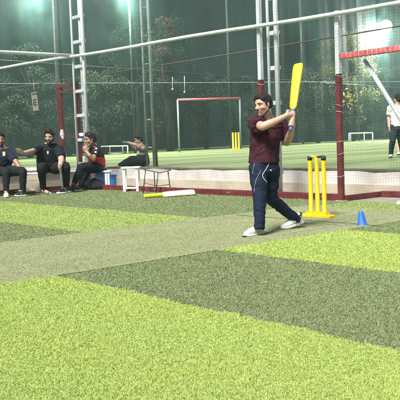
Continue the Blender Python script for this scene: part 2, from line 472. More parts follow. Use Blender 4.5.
# ------------------------------------------------------------------ net fence along the back of the court
def net_mesh(name, P, s0, s1, z0, z1, cell, r, sag=0.03, m=None, parent=None):
    """square twine netting as thin three-sided strands"""
    vs, fs = [], []
    base = 0
    def strand(pts):
        nonlocal base
        pts = np.array(pts)
        n = len(pts)
        t = pts[-1] - pts[0]; t = t / np.linalg.norm(t)
        a = np.array([0, 0, 1.0]) if abs(t[2]) < 0.9 else np.array(LV)
        u = np.cross(t, a); u /= np.linalg.norm(u); w = np.cross(t, u)
        for k in range(3):
            th = k * 2 * np.pi / 3
            vs.append(pts + r * (u * np.cos(th) + w * np.sin(th)))
        i = np.arange(n - 1)
        for k in range(3):
            k2 = (k + 1) % 3
            fs.append(np.stack([base + k * n + i, base + k2 * n + i, base + k2 * n + i + 1, base + k * n + i + 1], 1))
        base += 3 * n
    def off(s, z):
        return (0.025 * math.sin(s * 1.9 + z * 0.7) + 0.02 * math.sin(s * 0.8 - z * 1.9),
                sag * math.sin(s * 2.6) * math.sin(z * 1.3) + 0.012 * math.sin(s * 7 + z * 3))
    k = s0
    while k < s1:
        strand([tuple(P(k + 0.01 * math.sin(z * 3 + k * 9), off(k, z)[0], z + off(k, z)[1])) for z in np.linspace(z0, z1, 24)])
        k += cell
    z = z0
    ns = int((s1 - s0) / 0.22)
    while z < z1:
        strand([tuple(P(s, off(s, z)[0], z + off(s, z)[1])) for s in np.linspace(s0, s1, ns)])
        z += cell
    return link(name, fast_mesh(name, np.concatenate(vs), fs), m or M['net'], parent)

fence = thing('net_fence', 'tall dark practice net hung on red and white posts along the back of the turf', 'net fence', W(-10, FENCE_L, 0))
net_mesh('net', lambda s, o, z: W(s, FENCE_L - 0.06 + o, z), -25, -3.0, 0.1, 6.2, 0.048, 0.0010, parent=fence)
bm = bmesh.new(); box(bm, W(END_S, FENCE_L - 0.03, 0.0), EV * (-8.3 - END_S), LV * 0.07, UP * 0.115); bevel(bm, 0.008); obj('base_rail', bm, M['red_steel'], fence)
for k in range(7):                                   # joints and bolts along the low rail
    bm = bmesh.new(); box(bm, W(END_S + 0.6 + k * 1.18, FENCE_L - 0.034, 0.018), EV * 0.10, LV * 0.004, UP * 0.08); jp = obj('joint_plate', bm, M['rust'], fence)
    for q in (0.02, 0.08):
        T('bolt', [W(END_S + 0.6 + k * 1.18 + q, FENCE_L - 0.033, .06), W(END_S + 0.6 + k * 1.18 + q, FENCE_L - 0.045, .06)], 0.009, M['grey_steel'], jp, 6)
bm = bmesh.new(); box(bm, W(-8.22, WALL_L - 0.2, 0.0), EV * 22, LV * 0.07, UP * 0.10); bevel(bm, 0.008); obj('base_rail', bm, M['red_steel'], fence)
bm = bmesh.new(); box(bm, W(-8.29, FENCE_L + 0.05, 0.0), EV * 0.06, LV * 1.15, UP * 0.09); bevel(bm, 0.008); obj('base_rail', bm, M['red_steel'], fence)
ztop = 3.10
T('top_pipe', [W(-26 + i, FENCE_L - 0.1, 3.36 - 0.0185 * i + 0.012 * math.sin(i)) for i in range(25)], 0.035, M['white_steel'], fence, 12)
bm = bmesh.new(); square_tube(bm, W(-8.25, FENCE_L, 2.345), W(-3, FENCE_L, 2.385), 0.085); bevel(bm, 0.008); beam = obj('cross_beam', bm, M['red_beam'], fence)
# net lacing on the beam
bm = bmesh.new()
for i in range(60):
    s = -8.2 + i * 0.085
    pts = [W(s + 0.02 * k / 6, FENCE_L + 0.052 * math.cos(k * 1.05), 2.347 + 0.0076 * (s + 8.25) + 0.052 * math.sin(k * 1.05) * 1.1) for k in range(7)]
    tube(bm, pts, 0.004, 5)
obj('net_lacing', bm, M['white_cloth'], beam, True)
for (s, zr, zt) in ((-8.30, 2.07, 3.08), (FP(261.2, 90)[0], 2.12, 6.2)):
    bm = bmesh.new(); box(bm, W(s - 0.042, FENCE_L - 0.045, 0), EV * 0.085, LV * 0.085, UP * zr); bevel(bm, 0.006); p = obj('post', bm, M['red_steel'], fence)
    bm = bmesh.new(); box(bm, W(s - 0.038, FENCE_L - 0.041, zr), EV * 0.077, LV * 0.077, UP * (zt - zr)); bevel(bm, 0.005); obj('upper_post', bm, M['white_steel'], fence)
    bm = bmesh.new(); box(bm, W(s - 0.07, FENCE_L - 0.075, 0.0), EV * 0.14, LV * 0.14, UP * 0.012); obj('foot_plate', bm, M['grey_steel'], p)
    for k in range(6):                                # pale net ties round the post
        z = 0.42 + k * 0.31 + 0.1 * math.sin(k * 2.7)
        T('net_tie', [W(s + 0.061 * math.cos(q), FENCE_L + 0.061 * math.sin(q), z + 0.02 * math.sin(q + k)) for q in np.linspace(0, 6.28, 12)], 0.003, M['white_cloth'], p, 5)
s0, z0 = FP(361, 63); s1, z1 = FP(395, 118)
dz = (z1 - z0) / (s1 - s0)
sE = s1 + (0.05 - z1) / dz
T('brace', [W(s0 - 0.03, FENCE_L + 0.13, z0 + 0.05), W(sE, FENCE_L + 0.13, z1 + dz * (sE - s1))], 0.036, M['grey_steel'], fence, 12)

# end net behind the seated men
endf = thing('net_fence', 'end net on white pipes behind the seated men at left', 'net fence', W(END_S, 5, 0))
net_mesh('net', lambda s, o, z: W(END_S - 0.12 + o, s, z), -2, 9.9, 0.1, 6.2, 0.048, 0.0010, parent=endf)
T('top_pipe', [W(END_S - 0.06, 10.0 - i, 3.21 + 0.004 * i) for i in range(13)], 0.040, M['white_steel'], endf, 12)
bm = bmesh.new(); box(bm, W(END_S - 0.06, -2, 0), EV * 0.07, LV * 11.9, UP * 0.1); obj('base_rail', bm, M['red_steel'], endf)

# red doorway frame beside the left column
gate = thing('gate_frame', 'dark red steel doorway frame standing behind the seated boy', 'gate frame', W(-17, FENCE_L, 0))
sA, sB = FP(61, 190)[0], FP(78, 190)[0]
for s, w in ((sA, 0.19), (sB, 0.15)):
    bm = bmesh.new(); box(bm, W(s - w / 2, FENCE_L + 0.06, 0), EV * w, LV * 0.07, UP * 2.56); bevel(bm, 0.006); p = obj('post', bm, M['red_steel'], gate)
    bm = bmesh.new(); box(bm, W(s - w / 2 + 0.04, FENCE_L + 0.05, 0.02), EV * 0.03, LV * 0.01, UP * 2.5); obj('groove', bm, M['rust'], p)
bm = bmesh.new(); box(bm, W(sA - 0.08, FENCE_L + 0.045, 2.5), EV * (sB - sA + 0.12), LV * 0.09, UP * 0.1); bevel(bm, 0.006); obj('lintel', bm, M['rust'], gate)
bm = bmesh.new(); box(bm, W(sA - 0.02, FENCE_L + 0.05, 2.36), EV * (sB - sA), LV * 0.06, UP * 0.06); bevel(bm, 0.006); obj('rail', bm, M['rust'], gate)
bm = bmesh.new(); box(bm, W(sA + 0.07, FENCE_L + 0.07, 1.25), EV * (sB - sA - 0.1), LV * 0.05, UP * 0.05); obj('rail', bm, M['rust'], gate)
T('upper_pipe', [W(sA - 0.1, FENCE_L + 0.1, 2.56), W(sA - 0.08, FENCE_L + 0.1, 6.5)], 0.036, M['white_steel'], gate)
T('upper_pipe', [W(sA + 0.08, FENCE_L + 0.12, 2.62), W(sA + 0.10, FENCE_L + 0.12, 6.5)], 0.024, M['green_steel'], gate)

# lattice columns
def lattice(name, label, ss, l, z0, z1, rch, rung, m, first=0.4, plate=True, group='steel lattice columns of the net frame'):
    t = thing(name, label, 'column', W(ss[0], l, z0), group)
    for i, s in enumerate(ss):
        T('chord', [W(s, l + (0.10 if i % 2 else 0.0), z0), W(s, l + (0.10 if i % 2 else 0.0), z1)], rch[i], m, t, 12)
    z = z0 + first
    while z < z1:
        bm = bmesh.new()
        if plate:
            box(bm, W(ss[0] - 0.02, l + 0.02, z), EV * (ss[-1] - ss[0] + 0.04), LV * 0.06, UP * 0.075)
            bevel(bm, 0.006)
        else:
            tube(bm, [W(ss[0], l + .04, z), W(ss[-1], l + .04, z)], 0.016, 8)
        obj('rung', bm, m, t)
        z += rung
    return t
sa, sb, sc2 = FP(265.8, 100)[0], FP(269.5, 100)[0], FP(274, 100)[0]
lattice('lattice_column', 'white steel lattice column behind the batsman, next to the half red post', [sa, sb, sc2], FENCE_L + 0.10, 0, 6.5, [0.026, 0.034, 0.044], 0.62, M['white_steel'], 0.42)
sa, sb, sc2 = FP(75.5, 100)[0], FP(80.6, 100)[0], FP(86.3, 100)[0]
lattice('lattice_column', 'white steel lattice column at the left corner above the boy in red and black', [sa, sb, sc2], FENCE_L - 0.02, 0, 6.6, [0.026, 0.042, 0.042], 0.585, M['white_steel'], 0.56)
sa, sb = FP(147.2, 160, 11.8)[0], FP(151, 160, 11.8)[0]
lattice('lattice_column', 'thin weathered green grey lattice column standing on the raised field edge', [sa, sb], 11.8, Z2, 7.5, [0.030, 0.036], 0.7, M['pale_green'], 0.5, False)
sp = FP(156.0, 160, 12.05)[0]
rp_ = thing('net_post', 'slim post, rust red below and grey above, beside the weathered lattice column', 'post', W(sp, 12.05, Z2))
bm = bmesh.new(); square_tube(bm, W(sp, 12.05, Z2), W(sp - 0.06, 12.05, 2.2), 0.075, EV); bevel(bm, 0.006); obj('lower_post', bm, M['rust'], rp_)
bm = bmesh.new(); square_tube(bm, W(sp - 0.06, 12.05, 2.2), W(sp - 0.06, 12.05, 7.5), 0.05, EV); bevel(bm, 0.005); obj('upper_post', bm, M['pale_green'], rp_)

# ------------------------------------------------------------------ far boundary: net, trees, cloth
FA, FB = G(100, 155.5, Z2), G(350, 142, Z2)
FD = (FB - FA).normalized()
FN = Vector((-FD.y, FD.x, 0))
if FN.y < 0: FN = -FN
def FW(t, n, z):
    return FA + FD * t + FN * n + UP * (z - Z2)
def fold_sheet(name, t0, t1, n0, z0, z1, m, parent, amp, nt_=260, nz_=14, seed=0):
    ts = np.linspace(t0, t1, nt_); zs = np.linspace(z0, z1, nz_)
    v = []
    for z in zs:
        for t in ts:
            o = amp * (math.sin(t * 2.1 + seed) + 0.6 * math.sin(t * 4.7 + z * 0.4) + 0.8 * math.sin(t * 0.9 - z * 0.5))
            v.append(tuple(FW(t, n0 + o, z)))
    i, j = np.meshgrid(np.arange(nt_ - 1), np.arange(nz_ - 1))
    a = (j * nt_ + i).ravel()
    f = np.stack([a, a + 1, a + nt_ + 1, a + nt_], 1)
    return link(name, fast_mesh(name, np.array(v), [f]), m, parent, True)
farnet = thing('boundary_net', 'tall sheer green boundary net at the far side of the second field', 'net fence', FW(15, 0, Z2))
fold_sheet('upper_net', -26, 75, 0, 5.0, 19, M['shade_net'], farnet, 0.045, 420)
fold_sheet('lower_net', -26, 75, 0.05, Z2, 5.02, M['dense_net'], farnet, 0.06, 420, 8, 1.3)
for k, t in enumerate(range(-24, 76, 9)):
    T('post', [FW(t, 0.3, Z2), FW(t, 0.3, 17)], 0.06, M['green_steel'], farnet, 8)
T('hem_cable', [FW(-26 + i * 2, -0.2, 4.98) for i in range(50)], 0.010, M['lamp_case'], farnet, 6)
clothw = thing('shade_cloth_wall', 'high dark green shade cloth screen closing off the trees beyond the net', 'screen', FW(15, 8, Z2))
fold_sheet('screen_cloth', -45, 110, 8, -0.2, 22, M['shade_cloth'], clothw, 0.05, 500)
cable = thing('support_cable', 'thin pale support cable stretched level across the second field', 'cable', D(0, 83.5, 30))
T('wire', [D(-60 + i * 20, 83.9 - 0.8 * i * 0.13, 30 + i * 0.3) for i in range(30)], 0.012, M['grey_steel'], cable, 6)
cable2 = thing('support_cable', 'dark sagging cable crossing behind the white top pipe', 'cable', W(-14, 12.4, 3))
T('wire', [W(-30 + i, 12.3, 3.02 + 0.0005 * (i - 14) ** 2) for i in range(26)], 0.016, M['board'], cable2, 6)

def leaves(pos, size, m, name, parent):
    n = len(pos)
    a = RNG.normal(size=(n, 3)); a /= np.linalg.norm(a, axis=1)[:, None]
    b = RNG.normal(size=(n, 3)); b -= a * (a * b).sum(1)[:, None]; b /= np.linalg.norm(b, axis=1)[:, None]
    s = size * (0.6 + 0.8 * RNG.random(n))[:, None]
    v = np.stack([pos - a * s, pos + b * s * .45, pos + a * s, pos - b * s * .45], 1)
    i = np.arange(n)[:, None] * 4 + np.arange(4)[None]
    return link(name, fast_mesh(name, v.reshape(-1, 3), [i]), m, parent)
def tree(name, label, px, n, z_top, rad, z_low, m, count, leaf=0.13, group='trees beyond the boundary net', cat='tree'):
    # t on the far line for picture column px
    best = min(((abs(proj(FW(t, n, 2)) - px), t) for t in np.linspace(-25, 70, 400)))[1]
    base = FW(best, n, Z2)
    t = thing(name, label, cat, base, group)
    hgt = z_top - Z2
    trunk_top = base + Vector((RNG.normal(0, .3), RNG.normal(0, .3), hgt * 0.75))
    bm = bmesh.new()
    tube(bm, [base, base.lerp(trunk_top, .35) + Vector((.1, 0, 0)), base.lerp(trunk_top, .7), trunk_top], [0.05 + 0.022 * hgt, 0.04 + 0.016 * hgt, 0.03 + .009 * hgt, 0.02], 8)
    clumps = []
    for k in range(int(10 + hgt * 2)):
        f = RNG.random() ** 0.8
        zz = z_low + (z_top - z_low) * f
        rr = rad * math.sqrt(max(0.08, 1 - abs(f - 0.42) ** 1.6 * 1.7))
        an = RNG.random() * 6.28
        q = rr * (0.35 + 0.6 * RNG.random())
        c = Vector((base.x + math.cos(an) * q, base.y + math.sin(an) * q, zz))
        clumps.append(c)
        if k % 2 == 0:
            st = base.lerp(trunk_top, min(0.95, max(0.15, f * 0.8)))
            tube(bm, [st, st.lerp(c, .5) + Vector((0, 0, .1)), c], [0.012 + 0.006 * hgt, 0.02, 0.008], 5)
    obj('trunk', bm, M['bark'], t, True)
    per = count // len(clumps)
    ps = []
    for c in clumps:
        r = rad * (0.22 + 0.22 * RNG.random())
        g = RNG.normal(size=(per, 3)); g /= np.linalg.norm(g, axis=1)[:, None]
        ps.append(np.array(c) + g * (r * RNG.random(per) ** 0.45)[:, None] * np.array([1, 1, .75]))
    p = np.concatenate(ps)
    p[:, 2] = np.maximum(p[:, 2], Z2 + 0.05)
    leaves(p, leaf, m, 'crown', t)
    return t
def proj(p):
    v = Vector(p) - CAM
    return 200 + FPX * v.dot(cR) / v.dot(cF)
for (px, n, zt, rad, zl, mk, cnt, lab) in (
        (8, 2.0, 3.4, 1.5, 0.5, 'leaf_mid', 2600, 'leafy tree behind the net above the left seated man in navy'),
        (30, 3.0, 6.0, 1.8, 1.2, 'leaf_dark', 2600, 'dark tree behind the net above the man with outstretched arm'),
        (68, 2.6, 4.6, 1.7, 0.8, 'leaf_mid', 2600, 'leafy tree seen between the red doorway posts'),
        (106, 2.2, 4.6, 2.0, 0.6, 'leaf_mid', 3000, 'full grey green tree behind the left small white goal'),
        (135, 4.0, 8.0, 2.4, 2.0, 'leaf_dark', 2800, 'tall dark tree behind the weathered lattice column'),
        (170, 3.0, 8.5, 2.0, 1.5, 'leaf_dark', 2600, 'tall thin dark tree above the left post of the red goal'),
        (205, 2.6, 5.2, 2.4, 0.7, 'leaf_mid', 3200, 'spreading tree framed by the red goal'),
        (238, 2.2, 5.0, 1.9, 0.6, 'leaf_mid', 2800, 'leafy tree just left of the batsman, over the far yellow stumps'),
        (284, 2.4, 4.6, 2.2, 0.6, 'leaf_mid', 3000, 'leafy tree behind the batsman and his raised yellow bat'),
        (318, 2.0, 6.2, 2.6, 0.6, 'leaf_mid', 4200, 'wide leafy tree between the yellow bat and the red post'),
        (352, 2.6, 9.6, 2.8, 4.0, 'leaf_yel', 3600, 'yellow green tree lit by the bright floodlight'),
        (384, 4.0, 7.0, 2.8, 0.8, 'leaf_dark', 3000, 'dark tree behind the diagonal grey brace'),
        (420, 3.0, 7.0, 2.8, 0.8, 'leaf_mid', 2600, 'leafy tree at the far right end of the net')):
    tree('tree', lab, px, n, zt, rad, zl, M[mk], int(cnt * 4), 0.062)
# flowering bush by the red post
fb = tree('flowering_bush', 'bush with yellow blossom just right of the tall red post', 353, 1.6, 4.9, 1.1, 0.8, M['leaf_yel'], 1500, 0.12, 'bushes beyond the boundary net', 'bush')
p0 = np.array(D(351, 99, fb.location.y - 0.6))
leaves(p0 + RNG.normal(0, 1, (90, 3)) * np.array([.55, .3, .38]), 0.13, M['petal'], 'blossom', fb)
# dry brown tree seen through the net
M['leaf_brown'] = leaf_mat('leaf_brown', (0.035, 0.027, 0.02), (0.07, 0.052, 0.04), (0.13, 0.10, 0.08))
tree('tree', 'narrow tree with dry brown leaves above the top left corner of the red goal', 168, 1.3, 8.2, 1.0, 3.6, M['leaf_brown'], 5200, 0.06)

# ------------------------------------------------------------------ floodlights
def floodlight(px, py, Y, label, power, aim, emis=60, size=0.5):
    tt = min(((abs(proj(FW(q, -Y, 8)) - px), q) for q in np.linspace(-25, 70, 900)))[1]
    p = FW(tt, -Y, 8)
    p = D(px, py, p.y)
    t = thing('floodlight', label, 'floodlight', p, 'floodlights over the second field')
    f = (Vector(aim) - p).normalized()
    _, u, v = frame_of(f)
    bm = bmesh.new(); tube(bm, [p - f * .30, p - f * .28, p - f * .06, p], [size * .18, size * .28, size * .5, size * .52], 24); obj('housing', bm, M['lamp_case'], t, True)
    bm = bmesh.new(); tube(bm, [p + f * .004, p + f * .03, p + f * .05], [size * .47, size * .45, size * .25], 24); obj('lens', bm, emit('lamp_glow', (1.0, 0.98, 0.9), emis), t, True)
    bm = bmesh.new(); tube(bm, [p - f * 0.16, p - f * 0.35, p - f * 0.35 + UP * 1.0], 0.03, 8); obj('bracket', bm, M['lamp_case'], t, True)
    ld = bpy.data.lights.new('lamp', 'POINT'); ld.energy = power; ld.color = (1.0, 0.97, 0.88); ld.shadow_soft_size = 0.3
    lo = bpy.data.objects.new('lamp_bulb', ld); COL.objects.link(lo); lo.parent = t; lo.location = Vector((0, 0, -size * 0.62)) - f * 0.1
    return t
floodlight(386, 26, 0.7, 'blazing white floodlight high on the far net at upper right', 10000, CAM, 160, 1.05)
floodlight(47, -14, 0.9, 'floodlight high on the boundary net above the red doorway frame', 2200, CAM, 30, 0.5)
floodlight(136, -11, 0.9, 'floodlight high on the boundary net above the weathered lattice column', 1800, CAM, 30, 0.5)

# ------------------------------------------------------------------ night air
hb = bmesh.new()
box(hb, (-150, -40, -1.1), (320, 0, 0), (0, 260, 0), (0, 0, 30))
hz = tag(obj('haze', hb, []), kind='stuff')
hm = bpy.data.materials.new('night_air'); hm.use_nodes = True
hn = hm.node_tree; hn.nodes.remove(hn.nodes['Principled BSDF'])
pv_ = hn.nodes.new('ShaderNodeVolumePrincipled')
pv_.inputs['Color'].default_value = (.62, .92, .84, 1); pv_.inputs['Density'].default_value = HAZE
hn.links.new(pv_.outputs[0], hn.nodes['Material Output'].inputs['Volume'])
hz.data.materials.append(hm)

# ------------------------------------------------------------------ things on the far field
def px_tube(name, pts, Y, rpx, m, parent, n=8):
    return T(name, [D(x, y, Y) for x, y in pts], rpx * Y / FPX, m, parent, n)
def small_goal(label, x0, x1, ytop, ybot, Y, rpx, dep):
    b = D((x0 + x1) / 2, ybot, Y)
    t = thing('small_goal', label, 'goal', b, 'small white goals on the second field')
    a0, a1 = D(x0, ytop, Y), D(x1, ytop - (x1 - x0) * 0.025, Y)
    r = rpx * Y / FPX
    zb = Z2
    for p in (a0, a1):
        T('goal_post', [p, Vector((p.x, p.y, zb))], r, M['white_paint'], t, 8)
        q = p + Vector((0.12, dep, 0)) * (1 if p is a0 else -0.4)
        T('back_post', [Vector((p.x + (0.35 if p is a0 else -0.35), p.y + dep, p.z)), Vector((p.x + (0.35 if p is a0 else -0.35), p.y + dep, zb))], r * .8, M['white_paint'], t, 8)
        T('side_bar', [p, Vector((p.x + (0.35 if p is a0 else -0.35), p.y + dep, p.z))], r * .8, M['white_paint'], t, 8)
    T('crossbar', [a0, a1], r, M['white_paint'], t, 8)
    T('back_bar', [Vector((a0.x + .35, a0.y + dep, zb + .04)), Vector((a1.x - .35, a1.y + dep, zb + .04))], r * .8, M['white_paint'], t, 8)
    return t
small_goal('small white goal frame on the grass between the red post and the walking player', 349, 372.6, 133.4, 141.5, G(360, 142.6, Z2).y, 0.55, 1.2)
small_goal('small white goal frame partly behind the seated boy in red and black', 101, 127.5, 146.5, 154.5, G(114, 154.8, Z2).y, 0.6, 1.0)
def big_goal():
    Y = FW(6, -0.9, 0).y
    t = thing('red_goal', 'large goal frame with red crossbar against the far net', 'goal', D(208, 150, Y))
    Yl, Yr = 42.0, 43.5
    pl, pr_ = D(177.5, 99.8, Yl), D(239.5, 98.2, Yr)
    r = 0.045
    T('crossbar', [pl, pr_], 0.06, M['red_beam'], t, 10)
    T('goal_post', [Vector((pl.x, pl.y, Z2)), pl], r, M['pale_green'], t, 8)
    T('goal_post', [Vector((pr_.x, pr_.y, Z2)), pr_], r, M['green_steel'], t, 8)
    for p in (pl, pr_):
        T('stay', [p, Vector((p.x, p.y + 1.0, Z2))], 0.03, M['green_steel'], t, 6)
    return t
big_goal()
for x, y0, y1, lab in ((172.5, 77, 89, 'pale hanging rope left of the red goal post top'), (184.5, 76, 92, 'longer pale hanging rope above the red crossbar')):
    t = thing('hanging_rope', lab, 'rope', D(x, y1, 42), 'ropes hanging before the far net')
    T('rope', [D(x, y0, 42), D(x + .1, (y0 + y1) / 2, 42), D(x, y1, 42)], 0.017, M['grey_grip'], t, 6)
    bm = bmesh.new(); tube(bm, [D(x, y1 - 1, 42), D(x, y1, 42), D(x, y1 + .8, 42)], [0.025, 0.045, 0.03], 8); obj('weight', bm, M['grey_steel'], t, True)

def stump_set(name, label, base, ax, hgt, r, gap, blen, caps, group=None):
    """base: ground point, ax: direction of the row"""
    t = thing(name, label, 'stumps', base, group)
    ay = Vector((-ax.y, ax.x, 0))
    bm = bmesh.new()
    w = blen * 0.27
    box(bm, base - ax * blen / 2 - ay * w / 2, ax * blen, ay * w, UP * 0.045)
    bevel(bm, 0.012, 3)
    box(bm, base - ax * blen * .36 - ay * w * .3 + UP * 0.044, ax * blen * .72, ay * w * .6, UP * 0.03)
    bs = obj('base', bm, M['yellow'], t)
    for k in (-1, 0, 1):
        c = base + ax * gap * k
        bm = bmesh.new()
        tube(bm, [c + UP * .05, c + UP * .09, c + UP * .1, c + UP * (hgt - .03), c + UP * (hgt - .006), c + UP * hgt], [r * 1.25, r * 1.25, r, r * .98, r * .9, r * .6], 16)
        s = obj('stump', bm, M['yellow'], t, True)
        if caps and k != 0:
            bm = bmesh.new()
            tube(bm, [c + UP * (hgt - .035), c + UP * (hgt + .012), c + UP * (hgt + .02)], [r * 1.12, r * 1.12, r * .6], 16)
            obj('cap', bm, M['black_rubber'], s, True)
        # printed groove ring
    if caps:
        for sgn in (-1, 1):
            a, b = base + ax * gap * (sgn * 1.0) + UP * (hgt + .015), base + UP * (hgt + .004)
            bm = bmesh.new(); tube(bm, [a, a.lerp(b, .4), b], [r * .45, r * .5, r * .35], 8); obj('bail', bm, M['black_rubber'] if sgn > 0 else M['yellow'], t, True)
    return t
stump_set('cricket_stumps', 'bright yellow plastic stumps with black tips standing behind the batsman', G(318, 217.6), EV, 0.80, 0.030, 0.118, 0.50, True)
stump_set('cricket_stumps', 'small distant yellow stumps on the far field left of the batsman', G(236.2, 150.2, Z2), Vector((1, 0.15, 0)).normalized(), 0.95, 0.052, 0.155, 0.62, False)

# blue cone
t = thing('marker_cone', 'small blue plastic cone on the turf near the stumps', 'cone', G(362.5, 225.5))
b = Vector(t.location)
bm = bmesh.new()
H_, N_ = 0.172, 28
prof = [(0.066, 0.0), (0.067, 0.006), (0.062, 0.012), (0.057, 0.02), (0.030, H_ - .012), (0.025, H_), (0.019, H_ - .004), (0.018, H_ - .03)]
rings = []
for r_, z_ in prof:
    rings.append([bm.verts.new(b + Vector((r_ * math.cos(k * 6.2832 / N_) + -0.10 * z_, r_ * math.sin(k * 6.2832 / N_), z_))) for k in range(N_)])
for r0, r1 in zip(rings, rings[1:]):
    for k in range(N_):
        bm.faces.new((r0[k], r0[(k + 1) % N_], r1[(k + 1) % N_], r1[k]))
bm.faces.new(rings[-1])
obj('cone_shell', bm, M['blue_cone'], t, True)
bm = bmesh.new()
tube(bm, [b + Vector((-0.10 * .06, 0, .0595)), b + Vector((-0.10 * .075, 0, .0745))], [0.0483, 0.0447], 28); obj('collar', bm, M['blue_cone'], t, True)

# ------------------------------------------------------------------ cricket bats
def make_bat(name, label, toe, hend, face, length_scale, m_blade, m_grip, blade_frac=0.68, width=0.108, m_toe=None, grip_r=0.017, thick=1.0, taper=0.0):
    toe, hend = Vector(toe), Vector(hend)
    ax = (hend - toe); Ln = ax.length; ax.normalize()
    f = Vector(face); f = (f - ax * f.dot(ax)).normalized()
    sd = ax.cross(f).normalized()
    t = thing(name, label, 'cricket bat', hend)
    bl = Ln * blade_frac
    st = [(0.0, .30, .3), (0.012, .40, .5), (0.04, .47, .75), (0.12, .5, .95), (0.35, .5, 1.1), (0.6, .5, 1.15), (0.82, .5, 1.0), (0.93, .47, .85), (0.97, .36, .75), (1.0, .17, .6), (1.03, .15, .5)]
    bm = bmesh.new(); rings = []
    for q, hw, th in st:
        c = toe + ax * (q * bl)
        w = hw * width * (1 - taper * max(0, q - .1)); d = 0.030 * th * thick
        prof = [(-1, .25), (-.92, .42), (-.5, .5), (0, .5), (.5, .5), (.92, .42), (1, .25), (1, -.05), (.7, -.35), (.25, -.75), (0, -.85), (-.25, -.75), (-.7, -.35), (-1, -.05)]
        rings.append([bm.verts.new(c + sd * (x * w) + f * (y * d)) for x, y in prof])
    n = len(rings[0])
    for a, b2 in zip(rings, rings[1:]):
        for k in range(n): bm.faces.new((a[k], a[(k + 1) % n], b2[(k + 1) % n], b2[k]))
    bm.faces.new(rings[0]); bm.faces.new(list(reversed(rings[-1])))
    bo = obj('blade', bm, m_blade, t, True)
    if m_toe:
        bm = bmesh.new()
        c = toe - ax * 0.003
        rr = []
        for q in (0.0, 0.05, 0.30):
            w = (0.42 if q == 0 else 0.505) * width; cc = toe + ax * (q * bl) - ax * .003
            rr.append([bm.verts.new(cc + sd * (x * w) + f * (y * 0.034 * thick)) for x, y in ((-1, .3), (-.9, .52), (0, .56), (.9, .52), (1, .3), (1, -.1), (0.25, -.86), (0, -.97), (-.25, -.86), (-1, -.1))])
        for a, b2 in zip(rr, rr[1:]):
            for k in range(10): bm.faces.new((a[k], a[(k + 1) % 10], b2[(k + 1) % 10], b2[k]))
        bm.faces.new(rr[0]); bm.faces.new(rr[-1])
        obj('toe_guard', bm, m_toe, bo, True)
    bm = bmesh.new()
    a, b3 = toe + ax * (bl * 0.985), hend
    pts = [a.lerp(b3, q) for q in np.linspace(0, 1, 26)]
    tube(bm, pts, [grip_r * (1 + .06 * (i % 2)) * (1.12 if i > 23 else 1) * (.7 if i == 25 else 1) for i in range(26)], 14)
    obj('grip', bm, m_grip, t, True)
    return t
BAT_TOE, BAT_END = D(298.6, 63.5, 8.98), D(290.6, 130.5, 8.60)
make_bat('cricket_bat', 'bright yellow cricket bat raised by the batsman over his shoulder', BAT_TOE, BAT_END, Vector((-.62, -1, .1)), 1, M['yellow_bat'], M['blue_grip'], 0.70, 0.122, thick=1.5, taper=.34)
make_bat('cricket_bat', 'cream bat with a neon yellow grip lying alone on the turf', G(195, 192.0, 0.07), G(144, 196.2, 0.045), Vector((-0.25, -1, 0.9)), 1, M['willow'], M['neon_grip'], 0.66, 0.13, grip_r=0.036, thick=1.2)
make_bat('cricket_bat', 'cream bat with an amber toe lying by the feet of the man in navy', G(41, 189.2, 0.05), G(13.5, 192.5, 0.06), Vector((0.0, -1, 0.75)), 1, M['willow'], M['black_rubber'], 0.84, 0.13, M['amber_wood'], 0.02)
make_bat('cricket_bat', 'slim grey bat held upright by the man in black', G(63.5, 193.0, 0.0), D(59.5, 164, 17.05), Vector((-1, -.35, 0)), 1, M['grey_grip'], M['grey_grip'], 0.66, 0.085, grip_r=0.022)

# ------------------------------------------------------------------ benches, stools, bags by the end net
def leg_box(bm, p, z0, z1, w):
    box(bm, Vector((p.x, p.y, 0)) - EV * w / 2 - LV * w / 2 + UP * z0, EV * w, LV * w, UP * (z1 - z0))
def bench(name, label, c0, dirv, length, wid, h, m, parent_cat='bench', lw=0.045, low=True):
    """dirv: long axis"""
    dv = dirv.normalized(); pv = Vector((-dv.y, dv.x, 0))
    t = thing(name, label, parent_cat, c0)
    bm = bmesh.new(); box(bm, c0 - dv * length / 2 - pv * wid / 2 + UP * (h - .035), dv * length, pv * wid, UP * .035); bevel(bm, .006); obj('seat', bm, m, t)
    ends = (-1, 1)
    for i in ends:
        for j in ends:
            bm = bmesh.new(); p = c0 + dv * (i * (length / 2 - lw)) + pv * (j * (wid / 2 - lw)); 
            box(bm, p - dv * lw / 2 - pv * lw / 2, dv * lw, pv * lw, UP * (h - .036)); bevel(bm, .004); obj('leg', bm, m, t)
        if low:
            bm = bmesh.new(); p = c0 + dv * (i * (length / 2 - lw))
            box(bm, p - dv * .014 - pv * (wid / 2 - lw * 1.5) + UP * .06, dv * .028, pv * (wid - lw * 3), UP * .035); obj('stretcher', bm, m, t)
    if low:
        for j in ends:
            bm = bmesh.new(); p = c0 + pv * (j * (wid / 2 - lw))
            box(bm, p - dv * (length / 2 - lw * 1.5) - pv * .014 + UP * .062, dv * (length - lw * 3), pv * .028, UP * .035); obj('stretcher', bm, m, t)
    return t
bench('bench', 'long white bench under the three seated men', W(-16.0, 8.35, 0), LV, 3.6, 0.36, 0.46, M['white_paint'], low=False)
cS = G(132.3, 191.0)
bench('bench', 'white open frame bench in front of the reclining person', cS + Vector((0, -.1, 0)), Vector((1, -0.08, 0)), 0.40, 0.30, 0.545, M['white_paint'], lw=0.055)
cS2 = G(107, 189.5)
bench('stool', 'small white frame stand beside the blue bucket', cS2 + Vector((.02, .15, 0)), Vector((1, -0.05, 0)), 0.16, 0.3, 0.44, M['white_paint'], 'stool', lw=0.05)

